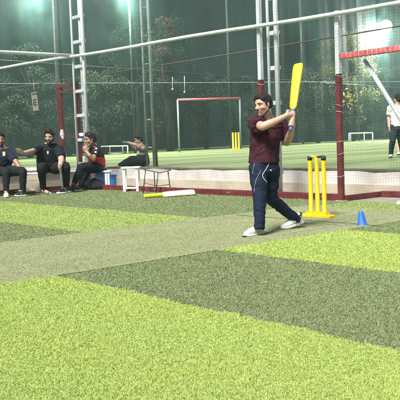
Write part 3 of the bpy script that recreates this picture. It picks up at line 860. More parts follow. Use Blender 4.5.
# dark wire stool
t = thing('stool', 'thin dark metal stool with a sagging seat by the white bench', 'stool', G(157, 192.4))
b = G(157, 192.4); sx = b.y / FPX
def sp_(x, y, dy=0.0): return D(x, y, b.y + dy)
tops = [sp_(143.5, 169.5, -.1), sp_(160, 172.8, -.15), sp_(171, 169.8, 0), sp_(154, 168.2, .2)]
bm = bmesh.new()
nu, nv = 10, 8
grid = [[None] * (nv + 1) for _ in range(nu + 1)]
for i in range(nu + 1):
    for j in range(nv + 1):
        u_, v_ = i / nu, j / nv
        p = tops[0].lerp(tops[1], u_).lerp(tops[3].lerp(tops[2], u_), v_)
        p = p - UP * (0.03 * math.sin(math.pi * u_) * math.sin(math.pi * v_))
        grid[i][j] = p
vt = [[bm.verts.new(grid[i][j]) for j in range(nv + 1)] for i in range(nu + 1)]
vb = [[bm.verts.new(grid[i][j] - UP * .012) for j in range(nv + 1)] for i in range(nu + 1)]
for i in range(nu):
    for j in range(nv):
        bm.faces.new((vt[i][j], vt[i + 1][j], vt[i + 1][j + 1], vt[i][j + 1]))
        bm.faces.new((vb[i][j], vb[i][j + 1], vb[i + 1][j + 1], vb[i + 1][j]))
for i in range(nu):
    bm.faces.new((vt[i][0], vb[i][0], vb[i + 1][0], vt[i + 1][0])); bm.faces.new((vt[i][nv], vt[i + 1][nv], vb[i + 1][nv], vb[i][nv]))
for j in range(nv):
    bm.faces.new((vt[0][j], vt[0][j + 1], vb[0][j + 1], vb[0][j])); bm.faces.new((vt[nu][j], vb[nu][j], vb[nu][j + 1], vt[nu][j + 1]))
obj('seat', bm, mat('stool_seat', (0.33, 0.31, 0.28), 0.7, 0.1), t, True)
T('seat_rim', [tops[0], tops[1], tops[2], tops[3], tops[0]], 0.011, M['lamp_case'], t, 8)
for (x0, y0, x1, y1, dy) in ((145.5, 170, 143, 191, -.1), (158, 172.6, 156, 192, -.15), (168, 171, 170.5, 190, 0), (154, 168.8, 155, 188.6, .25)):
    a = sp_(x0, y0, dy); g = sp_(x1, y1, dy); g.z = 0.0
    T('leg', [a, g], 0.012, M['lamp_case'], t, 8)
T('brace', [sp_(144, 183, -.1), sp_(157, 186, -.15)], 0.008, M['lamp_case'], t, 6)
T('brace', [sp_(157, 186, -.15), sp_(169.5, 184.5, 0)], 0.008, M['lamp_case'], t, 6)

# ------------------------------------------------------------------ organic shapes
def cap_mesh(bm, a, b, ra, rb, flat_a=False, flat_b=False, n=14):
    a, b = Vector(a), Vector(b)
    d = b - a
    L = d.length
    if L < 1e-5:
        d = Vector((0, 0, 1))
    t, u, v = frame_of(d)
    rows = []
    if flat_a: rows.append((a, ra * .5)); rows.append((a, ra))
    else:
        for k in range(1, 6):
            th = k / 5 * math.pi / 2
            rows.append((a - t * ra * math.cos(th), ra * math.sin(th)))
    if flat_b: rows.append((b, rb)); rows.append((b, rb * .5))
    else:
        for k in range(0, 5):
            th = k / 5 * math.pi / 2
            rows.append((b + t * rb * math.sin(th), rb * math.cos(th)))
    rings = [[bm.verts.new(c + (u * math.cos(i * 2 * math.pi / n) + v * math.sin(i * 2 * math.pi / n)) * max(r, 1e-4)) for i in range(n)] for c, r in rows]
    for p, q in zip(rings, rings[1:]):
        for i in range(n): bm.faces.new((p[i], p[(i + 1) % n], q[(i + 1) % n], q[i]))
    bm.faces.new(list(reversed(rings[0]))); bm.faces.new(rings[-1])
def ell_mesh(bm, c, ax, ay, az, n=18):
    c = Vector(c)
    rings = []
    for k in range(1, 12):
        th = -math.pi / 2 + k / 12 * math.pi
        rings.append([bm.verts.new(c + Vector(ax) * (math.cos(th) * math.cos(i * 2 * math.pi / n)) + Vector(ay) * (math.cos(th) * math.sin(i * 2 * math.pi / n)) + Vector(az) * math.sin(th)) for i in range(n)])
    lo, hi = bm.verts.new(c - Vector(az)), bm.verts.new(c + Vector(az))
    for p, q in zip(rings, rings[1:]):
        for i in range(n): bm.faces.new((p[i], p[(i + 1) % n], q[(i + 1) % n], q[i]))
    for i in range(n):
        bm.faces.new((lo, rings[0][(i + 1) % n], rings[0][i])); bm.faces.new((hi, rings[-1][i], rings[-1][(i + 1) % n]))
def loft_mesh(bm, rows, n=20):
    """rows: (center, half axis vector x, half axis vector y)"""
    rings = [[bm.verts.new(Vector(c) + Vector(x) * math.cos(i * 2 * math.pi / n) + Vector(y) * math.sin(i * 2 * math.pi / n)) for i in range(n)] for c, x, y in rows]
    for p, q in zip(rings, rings[1:]):
        for i in range(n): bm.faces.new((p[i], p[(i + 1) % n], q[(i + 1) % n], q[i]))
    bm.faces.new(list(reversed(rings[0]))); bm.faces.new(rings[-1])
def blob(name, caps, vox, smooth, mats, parent, amp=0.0, ascale=0.06, post=None):
    """fuse overlapping shapes into one continuous skin"""
    bm = bmesh.new()
    for c in caps:
        if c[0] == 'c': cap_mesh(bm, *c[1:])
        elif c[0] == 'e': ell_mesh(bm, *c[1:])
        else: loft_mesh(bm, c[1])
    bmesh.ops.recalc_face_normals(bm, faces=bm.faces)
    me = bpy.data.meshes.new('tmp'); bm.to_mesh(me); bm.free()
    o = bpy.data.objects.new('tmp', me); COL.objects.link(o)
    r = o.modifiers.new('r', 'REMESH'); r.mode = 'VOXEL'; r.voxel_size = vox; r.adaptivity = 0
    if smooth:
        s = o.modifiers.new('s', 'SMOOTH'); s.iterations = smooth; s.factor = 0.5
    dg = bpy.context.evaluated_depsgraph_get()
    m2 = bpy.data.meshes.new_from_object(o.evaluated_get(dg))
    bpy.data.objects.remove(o); bpy.data.meshes.remove(me)
    m2.name = name
    m2.materials.clear()
    if amp:
        n = len(m2.vertices)
        co = np.empty(n * 3, np.float32); m2.vertices.foreach_get('co', co); co = co.reshape(-1, 3)
        no = np.empty(n * 3, np.float32); m2.vertices.foreach_get('normal', no); no = no.reshape(-1, 3)
        def fold(p):
            q = Vector((p[0] / ascale, p[1] / ascale, p[2] / ascale))
            w = noise.noise_vector(q * .5) * 1.1
            r = 1 - 2.2 * abs(noise.noise(Vector((q.x * .55 + q.z * .35 + 7, q.y * .55, q.z * 1.25)) + w))
            return noise.noise(q * .6) * .7 + .75 * r + .25 * noise.noise(q * 2.3)
        nv = np.array([fold(p) for p in co])
        co += no * (nv * amp)[:, None]
        m2.vertices.foreach_set('co', co.ravel())
    if post: post(m2)
    return link(name, m2, mats, parent, True)
def C(a, b, ra, rb, fa=False, fb=False): return ('c', a, b, ra, rb, fa, fb)

def limb(js, k=1.0, fe=False):
    """js: (px,py,Y,r_px) joints -> tapered capsules"""
    out = []
    for i, (p, q) in enumerate(zip(js, js[1:])):
        a, b = D(*p[:3]), D(*q[:3])
        out.append(C(a, b, p[3] * p[2] / FPX * k, q[3] * q[2] / FPX * k, False, fe and i == len(js) - 2))
    return out
def rows(rs, k=1.0, ang=0.0):
    """rs: (px,py,Y,rx_px,ry_m[,ang]) elliptical rings of a torso"""
    out = []
    for r in rs:
        a = r[5] if len(r) > 5 else ang
        x = Vector((math.cos(a), math.sin(a), 0)); y = Vector((-math.sin(a), math.cos(a), 0))
        out.append((D(*r[:3]), x * (r[3] * r[2] / FPX * k), y * (r[4] * k)))
    return ('l', out)

def strands(o, hd, n, length, m):
    """short tapering locks growing out of the hair mass, joined to its mesh"""
    off = origin(o)
    me = o.data
    pc = np.array([tuple(p.center) for p in me.polygons]) ; pn = np.array([tuple(p.normal) for p in me.polygons])
    k = RNG.integers(0, len(pc), n)
    c, nn = pc[k] + RNG.normal(0, .001, (n, 3)), pn[k]
    back = np.array(-hd.f * 0.55 - hd.u * 0.35)
    rel = (c + np.array(off) - np.array(hd.c))
    front = (rel @ np.array(hd.f)) > 0.12 * hd.H
    fl = np.where(front[:, None], np.array(hd.u * .5 + hd.r * .35 - hd.f * .1), back)
    t = fl - nn * (fl * nn).sum(1)[:, None]
    t /= np.linalg.norm(t, axis=1)[:, None] + 1e-6
    L = length * hd.H * (.5 + RNG.random(n))[:, None]
    dr = t * .8 + nn * .38 + RNG.normal(0, .22, (n, 3))
    w = np.cross(dr, nn); w /= np.linalg.norm(w, axis=1)[:, None] + 1e-6
    w *= 0.0085 * hd.H
    p0 = c - nn * .002
    v = np.stack([p0 - w, p0 + w, p0 + dr * L * .55 + w * .7, p0 + dr * L * .55 - w * .7, p0 + dr * L - nn * L * .12], 1)
    bm = bmesh.new(); bm.from_mesh(me)
    for q in v:
        a = [bm.verts.new(x) for x in q]
        bm.faces.new((a[0], a[1], a[2], a[3])); bm.faces.new((a[3], a[2], a[4]))
    bm.to_mesh(me); bm.free()
    return o

class Head:
    def __init__(s, px, py, Y, Hpx, yaw, pitch=0.0, roll=0.0):
        """yaw: 0 faces the camera, + turns to the picture's left"""
        s.c = D(px, py, Y); s.H = Hpx * Y / FPX
        f = Vector((-math.sin(yaw), -math.cos(yaw), 0))
        r = f.cross(UP).normalized()
        f = (Matrix.Rotation(pitch, 3, r) @ f).normalized()
        u = r.cross(f).normalized()
        R_ = Matrix.Rotation(roll, 3, f)
        s.f, s.u, s.r = f, R_ @ u, R_ @ r
    def p(s, x, f, u): return s.c + (s.r * x + s.f * f + s.u * u) * s.H
    def e(s, x, f, u, rx, rf, ru): return ('e', s.p(x, f, u), s.r * rx * s.H, s.f * rf * s.H, s.u * ru * s.H)
    def caps(s):
        H = s.H
        o = [s.e(0, -.05, .13, .325, .41, .36), s.e(0, .08, -.06, .285, .29, .30)]
        o += [C(s.p(0, .16, -.14), s.p(0, .255, -.40), .20 * H, .10 * H)]
        for k in (-1, 1):
            o += [C(s.p(k * .24, .0, -.16), s.p(k * .06, .24, -.40), .09 * H, .085 * H),
                  s.e(k * .33, -.03, .0, .035, .075, .11), C(s.p(k * .08, .325, .125), s.p(k * .2, .27, .12), .045 * H, .04 * H),
                  C(s.p(k * .16, .24, -.07), s.p(k * .2, .18, -.1), .10 * H, .09 * H)]
        o += [C(s.p(0, .35, .08), s.p(0, .425, -.085), .032 * H, .05 * H), C(s.p(-.045, .385, -.1), s.p(.045, .385, -.1), .04 * H, .04 * H),
              C(s.p(-.075, .325, -.225), s.p(.075, .325, -.225), .042 * H, .042 * H)]
        return o
    def features(s, parent, beard=None, moustache=False, vox=0.004):
        H = s.H
        for k in (-1, 1):
            bm = bmesh.new(); ell_mesh(bm, s.p(k * .135, .302, .04), s.r * .055 * H, s.f * .030 * H, s.u * .024 * H, 12); e = obj('eye', bm, M['eye_white'], parent, True)
            bm = bmesh.new(); ell_mesh(bm, s.p(k * .135, .323, .042), s.r * .027 * H, s.f * .013 * H, s.u * .024 * H, 10); obj('iris', bm, M['iris'], e, True)
            bm = bmesh.new(); tube(bm, [s.p(k * .075, .318, .050), s.p(k * .11, .336, .066), s.p(k * .155, .330, .066), s.p(k * .205, .285, .046)], [.008 * H, .014 * H, .014 * H, .008 * H], 8); obj('eyelid', bm, M['beard'], parent, True)
            bm = bmesh.new(); tube(bm, [s.p(k * .06, .365, .125), s.p(k * .14, .355, .15), s.p(k * .225, .285, .125)], [.014 * H, .022 * H, .010 * H], 8); obj('eyebrow', bm, M['hair'], parent, True)
        bm = bmesh.new(); tube(bm, [s.p(-.095, .335, -.225), s.p(0, .368, -.22), s.p(.095, .335, -.225)], [.012 * H, .024 * H, .012 * H], 8); obj('lips', bm, M['lip'], parent, True)
        if beard:
            caps = [C(s.p(0, .245, -.36), s.p(0, .265, -.42), .105 * H, .10 * H)]
            for k in (-1, 1):
                caps += [C(s.p(k * .285, -.01, -.02), s.p(k * .255, .02, -.2), .05 * H, .075 * H), C(s.p(k * .255, .02, -.2), s.p(k * .07, .24, -.405), .085 * H, .095 * H),
                         C(s.p(k * .01, .352, -.165), s.p(k * .11, .318, -.2), .032 * H, .028 * H), C(s.p(k * .11, .31, -.2), s.p(k * .12, .275, -.33), .028 * H, .05 * H)]
            bo = blob('beard', caps, vox, 3, beard, parent, 0.002, 0.01)
            strands(bo, s, 900, 0.030, beard)
        elif moustache:
            blob('moustache', [C(s.p(k * .01, .368, -.165), s.p(k * .12, .325, -.2), .03 * H, .02 * H) for k in (-1, 1)], vox, 2, M['hair'], parent)
    def hair(s, parent, m, quiff=0.0, vox=0.005, amp=0.006, strand_n=2400, strand_l=0.075):
        H = s.H
        o = [s.e(0, -.115, .185, .355, .40, .355), s.e(0, -.22, .04, .325, .27, .28)]
        for k in (-1, 1):
            o += [C(s.p(k * .30, .08, .2), s.p(k * .315, .055, .02), .055 * H, .035 * H), s.e(k * .2, .05, .33, .16, .22, .16)]
        o += [s.e(0, .10, .37 + quiff * .3, .24, .22, .13 + quiff * .5)]
        hr = blob('hair', o, vox, 2, m, parent, amp, 0.022)
        return strands(hr, s, strand_n, strand_l, m)

def hand(wr, d, n, sz, curl=0.5, thumb=1, spread=0.25):
    """wr: wrist point; d: pointing direction; n: palm normal (palm faces n); sz: hand length"""
    d = Vector(d).normalized(); n = Vector(n); n = (n - d * n.dot(d)).normalized(); s = d.cross(n).normalized()
    wr = Vector(wr)
    o = []
    for q in (-.3, -.1, .1, .3):
        o.append(C(wr + s * q * sz * .55 + d * sz * .06, wr + d * sz * .46 + s * q * sz * .72, sz * .10, sz * .085))
    for i, q in enumerate((-.31, -.105, .105, .30)):
        L = sz * (.40, .49, .45, .36)[i] * (1)
        b = wr + d * sz * .46 + s * q * sz * .74
        dd = (d + s * q * spread).normalized()
        p = b
        for k in range(3):
            a = curl * (0.35 + 0.75 * k)
            q2 = p + (dd * math.cos(a) + n * math.sin(a)) * L * (.42, .32, .26)[k]
            o.append(C(p, q2, sz * (.062, .056, .050)[k], sz * (.056, .050, .042)[k]))
            p = q2
    b = wr + d * sz * .12 - s * thumb * sz * .2
    t1 = b + (d * .6 - s * thumb * .7 + n * .25).normalized() * sz * .24
    t2 = t1 + (d * .95 - s * thumb * .25 + n * .3).normalized() * sz * .2
    o += [C(b, t1, sz * .09, sz * .068), C(t1, t2, sz * .064, sz * .05)]
    return o
def grip(c, ax, toward, sz, r, up=1):
    """hand closed round a bar: c centre on the bar, ax bar axis, toward: direction from the bar to the wrist"""
    ax = Vector(ax).normalized(); w = Vector(toward); w = (w - ax * w.dot(ax)).normalized(); s = ax.cross(w) * up
    o = []
    rr = r + sz * .05
    for i, q in enumerate((-.33, -.11, .11, .32)):
        pts = []
        for k in range(6):
            th = math.radians(-20 + k * (54, 56, 54, 50)[i])
            pts.append(c + ax * q * sz * .62 + w * (rr * math.cos(th)) + s * (rr * math.sin(th)))
        for a, b in zip(pts, pts[1:]):
            o.append(C(a, b, sz * .058, sz * .054))
    pm = c + w * (rr + sz * .03)
    for q in (-.3, -.1, .1, .28):
        o.append(C(pm + ax * q * sz * .75 - s * sz * .05, pm + w * sz * .26 + ax * q * sz * .42, sz * .085, sz * .095))
    tb = pm + ax * sz * .26 + w * sz * .05 - s * sz * .1
    t1 = c + ax * sz * .36 - s * (rr + sz * .02)
    t2 = c + ax * sz * .40 - w * (rr * .6) - s * rr * .75
    o += [C(tb, t1, sz * .08, sz * .062), C(t1, t2, sz * .06, sz * .05)]
    return o
def shoe(parent, heel, toe, ankle, wid, m, m_sole, vox=0.006, toe_cap=None, lift=None, sole_t=0.028):
    """heel, toe: ground line ends of the sole; lift: sole normal"""
    heel, toe, ankle = Vector(heel), Vector(toe), Vector(ankle)
    d = (toe - heel); L = d.length; d.normalize()
    n = Vector(lift) if lift else UP.copy()
    n = (n - d * n.dot(d)).normalized(); s = d.cross(n)
    P = lambda f, h, x=0: heel + d * (L * f) + n * h + s * (x * wid)
    w = wid / 2
    caps = [C(P(.16, sole_t + .030), P(.40, sole_t + .030), w * .80, w * .86), C(P(.40, sole_t + .026), P(.66, sole_t + .016), w * .88, w * .95),
            C(P(.66, sole_t + .014), P(.86, sole_t + .006), w * .93, w * .72), C(P(.15, sole_t + .02), P(.13, sole_t + .065), w * .76, w * .66),
            C(P(.2, sole_t + .04), P(.2, sole_t + .085), w * .78, w * .70), C(P(.34, sole_t + .045), P(.6, sole_t + .022), w * .7, w * .66),
            C(ankle - (ankle - P(.22, .08)) * .75, P(.24, sole_t + .08), w * .62, w * .74)]
    up = blob('shoe', caps, vox, 3, m, parent, 0.0015, 0.03)
    rg = [P(.21, sole_t + .088) + d * (w * 1.05 * math.cos(a)) + s * (w * .78 * math.sin(a)) + n * (.012 * math.cos(a + 3.14)) for a in np.linspace(0, 6.283, 20)]
    T('collar', rg, .008, M['black_rubber'], up, 8)
    for q in range(4):
        f0 = .44 + q * .065
        T('lace', [P(f0, sole_t + .075 - q * .013, -.2), P(f0 + .01, sole_t + .084 - q * .0135, 0), P(f0, sole_t + .075 - q * .013, .2)], .0032, M['grey_grip'], up, 5)
    for sg in (-1, 1):
        T('side_stripe', [P(.40, sole_t + .012, sg * .475), P(.50, sole_t + .030, sg * .47), P(.58, sole_t + .05, sg * .40)], .006, M['grey_grip'], up, 6)
    bm = bmesh.new()
    out = []
    N = 28
    for i in range(N):
        th = i / N * 2 * math.pi
        x = math.cos(th); y = math.sin(th)
        f = .5 + .5 * math.copysign(abs(x) ** .8, x)
        ww = w * (1.02 - .14 * (f < .5) * (1 - abs(f - .25)) ) * math.copysign(abs(y) ** .7, y)
        if f > .8: ww *= 1 - (f - .8) * .9
        out.append((f * 1.02 - .01, ww))
    r0 = [bm.verts.new(heel + d * L * f + s * x + n * (0.012 * max(0, (f - .75) / .25) ** 2)) for f, x in out]
    r1 = [bm.verts.new(heel + d * L * f * 1.0 + s * x * 1.06 + n * (sole_t * .5 + .012 * max(0, (f - .75) / .25) ** 2)) for f, x in out]
    r2 = [bm.verts.new(heel + d * L * f + s * x * 1.0 + n * (sole_t * (1.25 if f < .4 else 1.0) + .014 * max(0, (f - .75) / .25) ** 2)) for f, x in out]
    for a, b in ((r0, r1), (r1, r2)):
        for i in range(N): bm.faces.new((a[i], a[(i + 1) % N], b[(i + 1) % N], b[i]))
    bm.faces.new(list(reversed(r0))); bm.faces.new(r2)
    obj('sole', bm, m_sole, up, True)
    if toe_cap:
        bm = bmesh.new(); ell_mesh(bm, P(.985, sole_t * .55), d * .022, s * w * .55, n * sole_t * .55, 12); obj('toe_cap', bm, toe_cap, up, True)
    return up
def bvh_of(o):
    off = origin(o)
    me = o.data
    return BVHTree.FromPolygons([v.co + off for v in me.vertices], [p.vertices[:] for p in me.polygons])
def stuck_line(name, target, pxs, r, m, parent, n=40, lift=0.0):
    """a raised trim line laid on the surface of target along a drawn path"""
    bv = bvh_of(target)
    pts = []
    segs = [(Vector(a), Vector(b)) for a, b in zip(pxs, pxs[1:])]
    tot = sum((b - a).length for a, b in segs)
    for i in range(n + 1):
        q = tot * i / n
        for a, b in segs:
            l_ = (b - a).length
            if q <= l_ + 1e-6:
                x = a.lerp(b, q / l_); break
            q -= l_
        h = bv.ray_cast(CAM, ray(x.x, x.y).normalized())
        if h[0] is not None: pts.append(h[0] + h[1] * lift)
    if len(pts) > 3: return T(name, pts, r, m, parent, 6)
def stuck_patch(name, target, px, py, wpx, hpx, m, parent, lift=0.003, rot=0.0):
    """small badge lying on the surface of target, with thickness"""
    bv = bvh_of(target)
    n = 6
    bm = bmesh.new(); top = []
    ca, sa_ = math.cos(rot), math.sin(rot)
    for j in range(n + 1):
        row = []
        for i in range(n + 1):
            dx, dy = (i / n - .5) * wpx, (j / n - .5) * hpx
            h = bv.ray_cast(CAM, ray(px + dx * ca - dy * sa_, py + dx * sa_ + dy * ca).normalized())
            if h[0] is None: bm.free(); return None
            row.append(bm.verts.new(h[0] + h[1] * lift))
        top.append(row)
    for j in range(n):
        for i in range(n): bm.faces.new((top[j][i], top[j][i + 1], top[j + 1][i + 1], top[j + 1][i]))
    r = bmesh.ops.extrude_face_region(bm, geom=list(bm.faces))
    back = (CAM - bv.ray_cast(CAM, ray(px, py).normalized())[0]).normalized() * -.005
    bmesh.ops.translate(bm, verts=[g for g in r['geom'] if isinstance(g, bmesh.types.BMVert)], vec=back)
    return obj(name, bm, m, parent, True)

# ------------------------------------------------------------------ the batsman
bt_ = thing('person', 'batsman in maroon jersey and navy track pants swinging a yellow bat', 'person', G(272, 236))
hd = Head(263.0, 105.4, 8.80, 21.6, math.radians(52), math.radians(-9), math.radians(4))
ax_b = (BAT_TOE - BAT_END).normalized()
h1, h2 = BAT_END + ax_b * 0.185, BAT_END + ax_b * 0.095
armR = [(254.5, 122.5, 8.85, 5.6), (262.0, 126.3, 8.60, 4.5), (263.0, 126.3, 8.58, 4.3), (271, 123.0, 8.57, 3.9), (279, 119.2, 8.59, 3.0), (286.8, 115.2, 8.62, 2.4)]
armL = [(280, 125, 8.96, 5.2), (285.8, 141.5, 8.93, 4.0), (287.2, 142.2, 8.92, 3.9), (289.8, 135.5, 8.81, 3.8), (291.6, 130, 8.74, 3.0), (292.8, 124.5, 8.68, 2.4)]
legR = [(258, 168, 8.80, 8.6), (259.5, 198, 8.66, 6.6), (259.5, 227, 8.60, 4.6)]
legL = [(270.5, 170, 8.93, 8.4), (270.5, 198, 8.93, 6.3), (296, 219.5, 9.20, 4.2)]
torso = [(263.8, 162.6, 8.86, 15.4, .145), (264.2, 152, 8.86, 14.8, .135), (265.5, 140, 8.86, 15.0, .13), (266.8, 130, 8.87, 16.0, .125), (268, 123.5, 8.88, 14.2, .10), (268.8, 119, 8.88, 8.5, .07), (269, 117.6, 8.88, 5.6, .055)]
skin = hd.caps() + [C(hd.p(0, -.10, -.2), D(268.5, 119.5, 8.88), .185 * hd.H, .062), C(hd.p(0, .02, -.25), D(267.5, 120, 8.84), .15 * hd.H, .05)]
skin += limb(armR) + limb(armL) + [rows(torso, .90)] + limb(legR, .8) + limb(legL, .8)
skin += grip(h1, ax_b, D(*armR[-1][:3]) - h1, 0.185, 0.018, 1) + grip(h2, ax_b, D(*armL[-1][:3]) - h2, 0.185, 0.018, -1)
skin += [C(D(*armR[-1][:3]), h1 + (D(*armR[-1][:3]) - h1).normalized() * .04, .031, .034), C(D(*armL[-1][:3]), h2 + (D(*armL[-1][:3]) - h2).normalized() * .04, .031, .034)]
body = blob('body', skin, 0.0045, 3, M['skin'], bt_)
hd.features(bt_, M['beard'])
hd.hair(bt_, M['hair'], 0.10, 0.004, amp=0.0025, strand_l=0.062)
sh = [rows(torso[:-1]), rows([(267, 128, 8.86, 15.5, .12), (267.5, 122, 8.87, 15.0, .105)])]
sh += [C(D(255.5, 122.8, 8.87), D(257, 124.8, 8.74), .092, .092), C(D(257, 124.8, 8.74), D(259.3, 126.0, 8.65), .092, .082, False, True)]
sh += [C(D(280, 124.5, 8.95), D(284.0, 134.5, 8.94), .086, .080), C(D(284.0, 134.5, 8.94), D(285.2, 138.8, 8.935), .080, .074, False, True)]
shirt = blob('jersey', sh, 0.007, 5, M['maroon'], bt_, 0.011, 0.085)
col_pts = [D(268.7, 119.2, 8.88) + Vector((math.cos(a) * .078, math.sin(a) * .066, .004 * math.sin(a) - .012 * (math.sin(a) < -.2))) for a in np.linspace(0, 6.283, 24)]
T('collar', col_pts, 0.009, M['maroon_trim'], shirt, 8)
pr_caps = [rows([(264.0, 159.5, 8.86, 13.0, .118), (264.4, 166, 8.86, 14.6, .130), (264.2, 171, 8.86, 14.8, .13), (264.0, 175.5, 8.86, 12.0, .10)])]
pr_caps += limb(legR[:2] + [(259.3, 224, 8.60, 5.3), (259.3, 229.0, 8.59, 5.2)], 1.0, True) + limb([(257.6, 167, 8.81, 8.6), (259, 184, 8.72, 8.4)])
pr_caps += limb(legL[:2] + [(285, 210.2, 9.08, 5.4), (297.0, 220.0, 9.20, 4.9)], 1.0, True) + limb([(271.0, 168, 8.92, 8.8), (270.4, 186, 8.92, 8.0)])
pants = blob('track_pants', pr_caps, 0.007, 5, M['navy'], bt_, 0.010, 0.080)
stuck_line('piping', pants, [(269.4, 162.0), (268.2, 165.5), (266.2, 169), (263.8, 172.3), (262.6, 174.6), (262.6, 176.2), (263.6, 178.2), (265.4, 180.6), (267.4, 182.6)], 0.0036, M['piping'], pants, 60)
stuck_line('piping', pants, [(261, 170), (258.5, 175), (256, 180), (254.5, 186), (254.2, 192)], 0.003, M['piping_dim'], pants, 40)
stuck_line('piping', pants, [(254.5, 163.4), (253.2, 168), (252.6, 174)], 0.003, M['piping_dim'], pants, 24)
stuck_patch('logo', pants, 270.8, 170.2, 1.5, 1.2, M['piping'], pants, .003, .4)
stuck_patch('logo', shirt, 259.5, 137.5, 2.6, 1.1, M['maroon_trim'], shirt, .004)
shoe(bt_, G(263.5, 233.2, 0.0), G(244.2, 238.0, 0.0), D(259.5, 227, 8.60), 0.105, M['shoe_white'], M['sole_white'], 0.006, M['black_rubber'])
bh = G(281.2, 229.9, 0.004)
heel2 = D(303.2, 222.6, bh.y + 0.16)
shoe(bt_, heel2, bh, D(296, 219.5, 9.20), 0.10, M['shoe_white'], M['sole_white'], 0.006, None, Vector((-.35, -.35, 1)))

# ------------------------------------------------------------------ the seated men
# man in navy, cut by the picture edge
p1 = thing('person', 'seated man in dark navy shirt with a yellow chest badge, hand on knee', 'person', G(6, 194))
hd = Head(0.2, 139.6, 17.2, 13.0, math.radians(-22), math.radians(-8))
tor = [(1, 173, 17.35, 10.8, .17), (1.2, 166, 17.3, 10.4, .17), (1.2, 158, 17.25, 10.4, .165), (1.4, 152.4, 17.25, 9.6, .14), (2, 148.6, 17.25, 7, .10), (1.5, 147, 17.25, 4, .07)]
armA = [(9.6, 153.4, 17.25, 3.6), (16.8, 163, 17.05, 2.7), (22.0, 171.5, 16.95, 2.1)]
armB = [(-8.0, 153.0, 17.25, 4.2), (-13, 164, 17.0, 3.2), (-9, 171, 16.8, 2.1)]
legA = [(8, 171.0, 17.25, 5.2), (22.6, 171.2, 16.85, 3.8), (23.0, 172.5, 16.83, 3.6), (23.0, 189.6, 16.85, 2.6)]
legB = [(-4, 171.0, 17.25, 5.2), (6, 171.7, 16.75, 3.8), (6.5, 173, 16.73, 3.6), (6, 190.0, 16.7, 2.6)]
skin = hd.caps() + [C(hd.p(0, -.08, -.2), D(1.5, 149, 17.25), .2 * hd.H, .075)] + limb(armA) + limb(armB) + [rows(tor, .9)] + limb(legA, .8) + limb(legB, .8)
wA = D(*armA[-1][:3])
skin += hand(wA, D(24.0, 179, 16.78) - wA, D(24, 175, 17.2) - wA, .21, .55) + hand(D(*armB[-1][:3]), D(-3, 172.5, 16.75) - D(*armB[-1][:3]), Vector((0, .2, -1)), .2, .4)
blob('body', skin, 0.008, 2, M['skin_tan'], p1)
hd.features(p1, M['hair'], vox=.006); hd.hair(p1, M['hair'], 0.1, 0.007)
s_ = blob('shirt', [rows(tor[:-1])] + [C(D(9.0, 153.6, 17.25), D(15.0, 160.5, 17.1), .10, .085, False, True), C(D(-7, 153, 17.25), D(-11, 161, 17.05), .115, .10, False, True)], 0.011, 4, M['navy_shirt'], p1, 0.012, 0.11)
stuck_patch('badge', s_, 4.0, 154.0, 2.6, 4.2, M['yellow_patch'], s_, .006)
stuck_patch('logo', s_, 1.0, 148.7, 2.4, 2.0, M['purple'], s_, .006)
blob('trousers', [rows([(2, 174.5, 17.3, 12, .19), (2, 169, 17.3, 12, .18)])] + limb(legA, 1.1, True) + limb(legB, 1.1, True), 0.011, 4, M['dark_pants'], p1, 0.010, 0.10)
for l_, m_, dv in ((legB, 'shoe_white', Vector((.25, -1, 0))), (legA, 'black_rubber', Vector((-.75, -.65, 0)))):
    k_ = D(*l_[-1][:3]); g_ = Vector((k_.x, k_.y, 0.004)); dv.normalize()
    shoe(p1, g_ - dv * .07, g_ + dv * .21, k_, .115, M[m_], M['sole_white'], .008)

# man in black with outstretched arm
p2 = thing('person', 'seated man in black with one arm stretched out, the other resting on a grey bat', 'person', G(50, 193))
hd = Head(49.7, 136.6, 17.45, 13.6, math.radians(12), math.radians(-16), math.radians(-4))
tor = [(49.5, 170, 17.75, 12.5, .19), (49.5, 164, 17.7, 12.6, .19), (49, 157, 17.65, 12.4, .18), (49, 150, 17.6, 12.2, .16), (49.3, 146.4, 17.6, 10.5, .13), (49.6, 143.5, 17.58, 6.5, .09), (49.6, 142, 17.56, 4, .07)]
armA = [(38.5, 149.5, 17.55, 3.6), (30.5, 151.6, 17.15, 2.5), (27.0, 152.4, 17.0, 2.3), (22.5, 152.8, 16.85, 1.5)]
armB = [(59.5, 150.0, 17.55, 4.0), (61.5, 160.0, 17.3, 3.1), (60.0, 166.5, 17.1, 2.1)]
legA = [(44, 168, 17.65, 5.8), (41.5, 167.2, 17.2, 4.2), (41.5, 168.5, 17.18, 3.9), (43.2, 187.8, 17.45, 2.5)]
legB = [(55, 168, 17.65, 5.8), (65.5, 166.4, 17.3, 4.2), (66, 167.5, 17.28, 3.9), (66.5, 188.0, 17.45, 2.7)]
skin = hd.caps() + [C(hd.p(0, -.08, -.2), D(49.6, 145, 17.58), .2 * hd.H, .08)] + limb(armA) + limb(armB) + [rows(tor, .9)] + limb(legA, .8) + limb(legB, .8)
wA = D(*armA[-1][:3])
skin += hand(wA, D(17.4, 147.8, 16.75) - wA, Vector((-.1, -.5, -1)), .19, .12, 1, .9)
b0, b1 = G(63.5, 193.0, 0.0), D(59.5, 164, 17.05)
gax = (b1 - b0).normalized(); gc = b1 - gax * 0.11
skin += grip(gc, gax, D(*armB[-1][:3]) - gc + Vector((0, .1, 0)), .2, .022) + [C(D(*armB[-1][:3]), gc + (D(*armB[-1][:3]) - gc).normalized() * .05, .045, .045)]
skin += [C(D(43.2, 186, 17.45), G(43.6, 190.5, .04), .055, .05), C(G(43.6, 191, .05), G(47.5, 192.5, .04), .05, .042)]
blob('body', skin, 0.008, 2, M['skin'], p2)
hd.features(p2, M['hair'], vox=.006); hd.hair(p2, M['hair'], 0.22, 0.007)
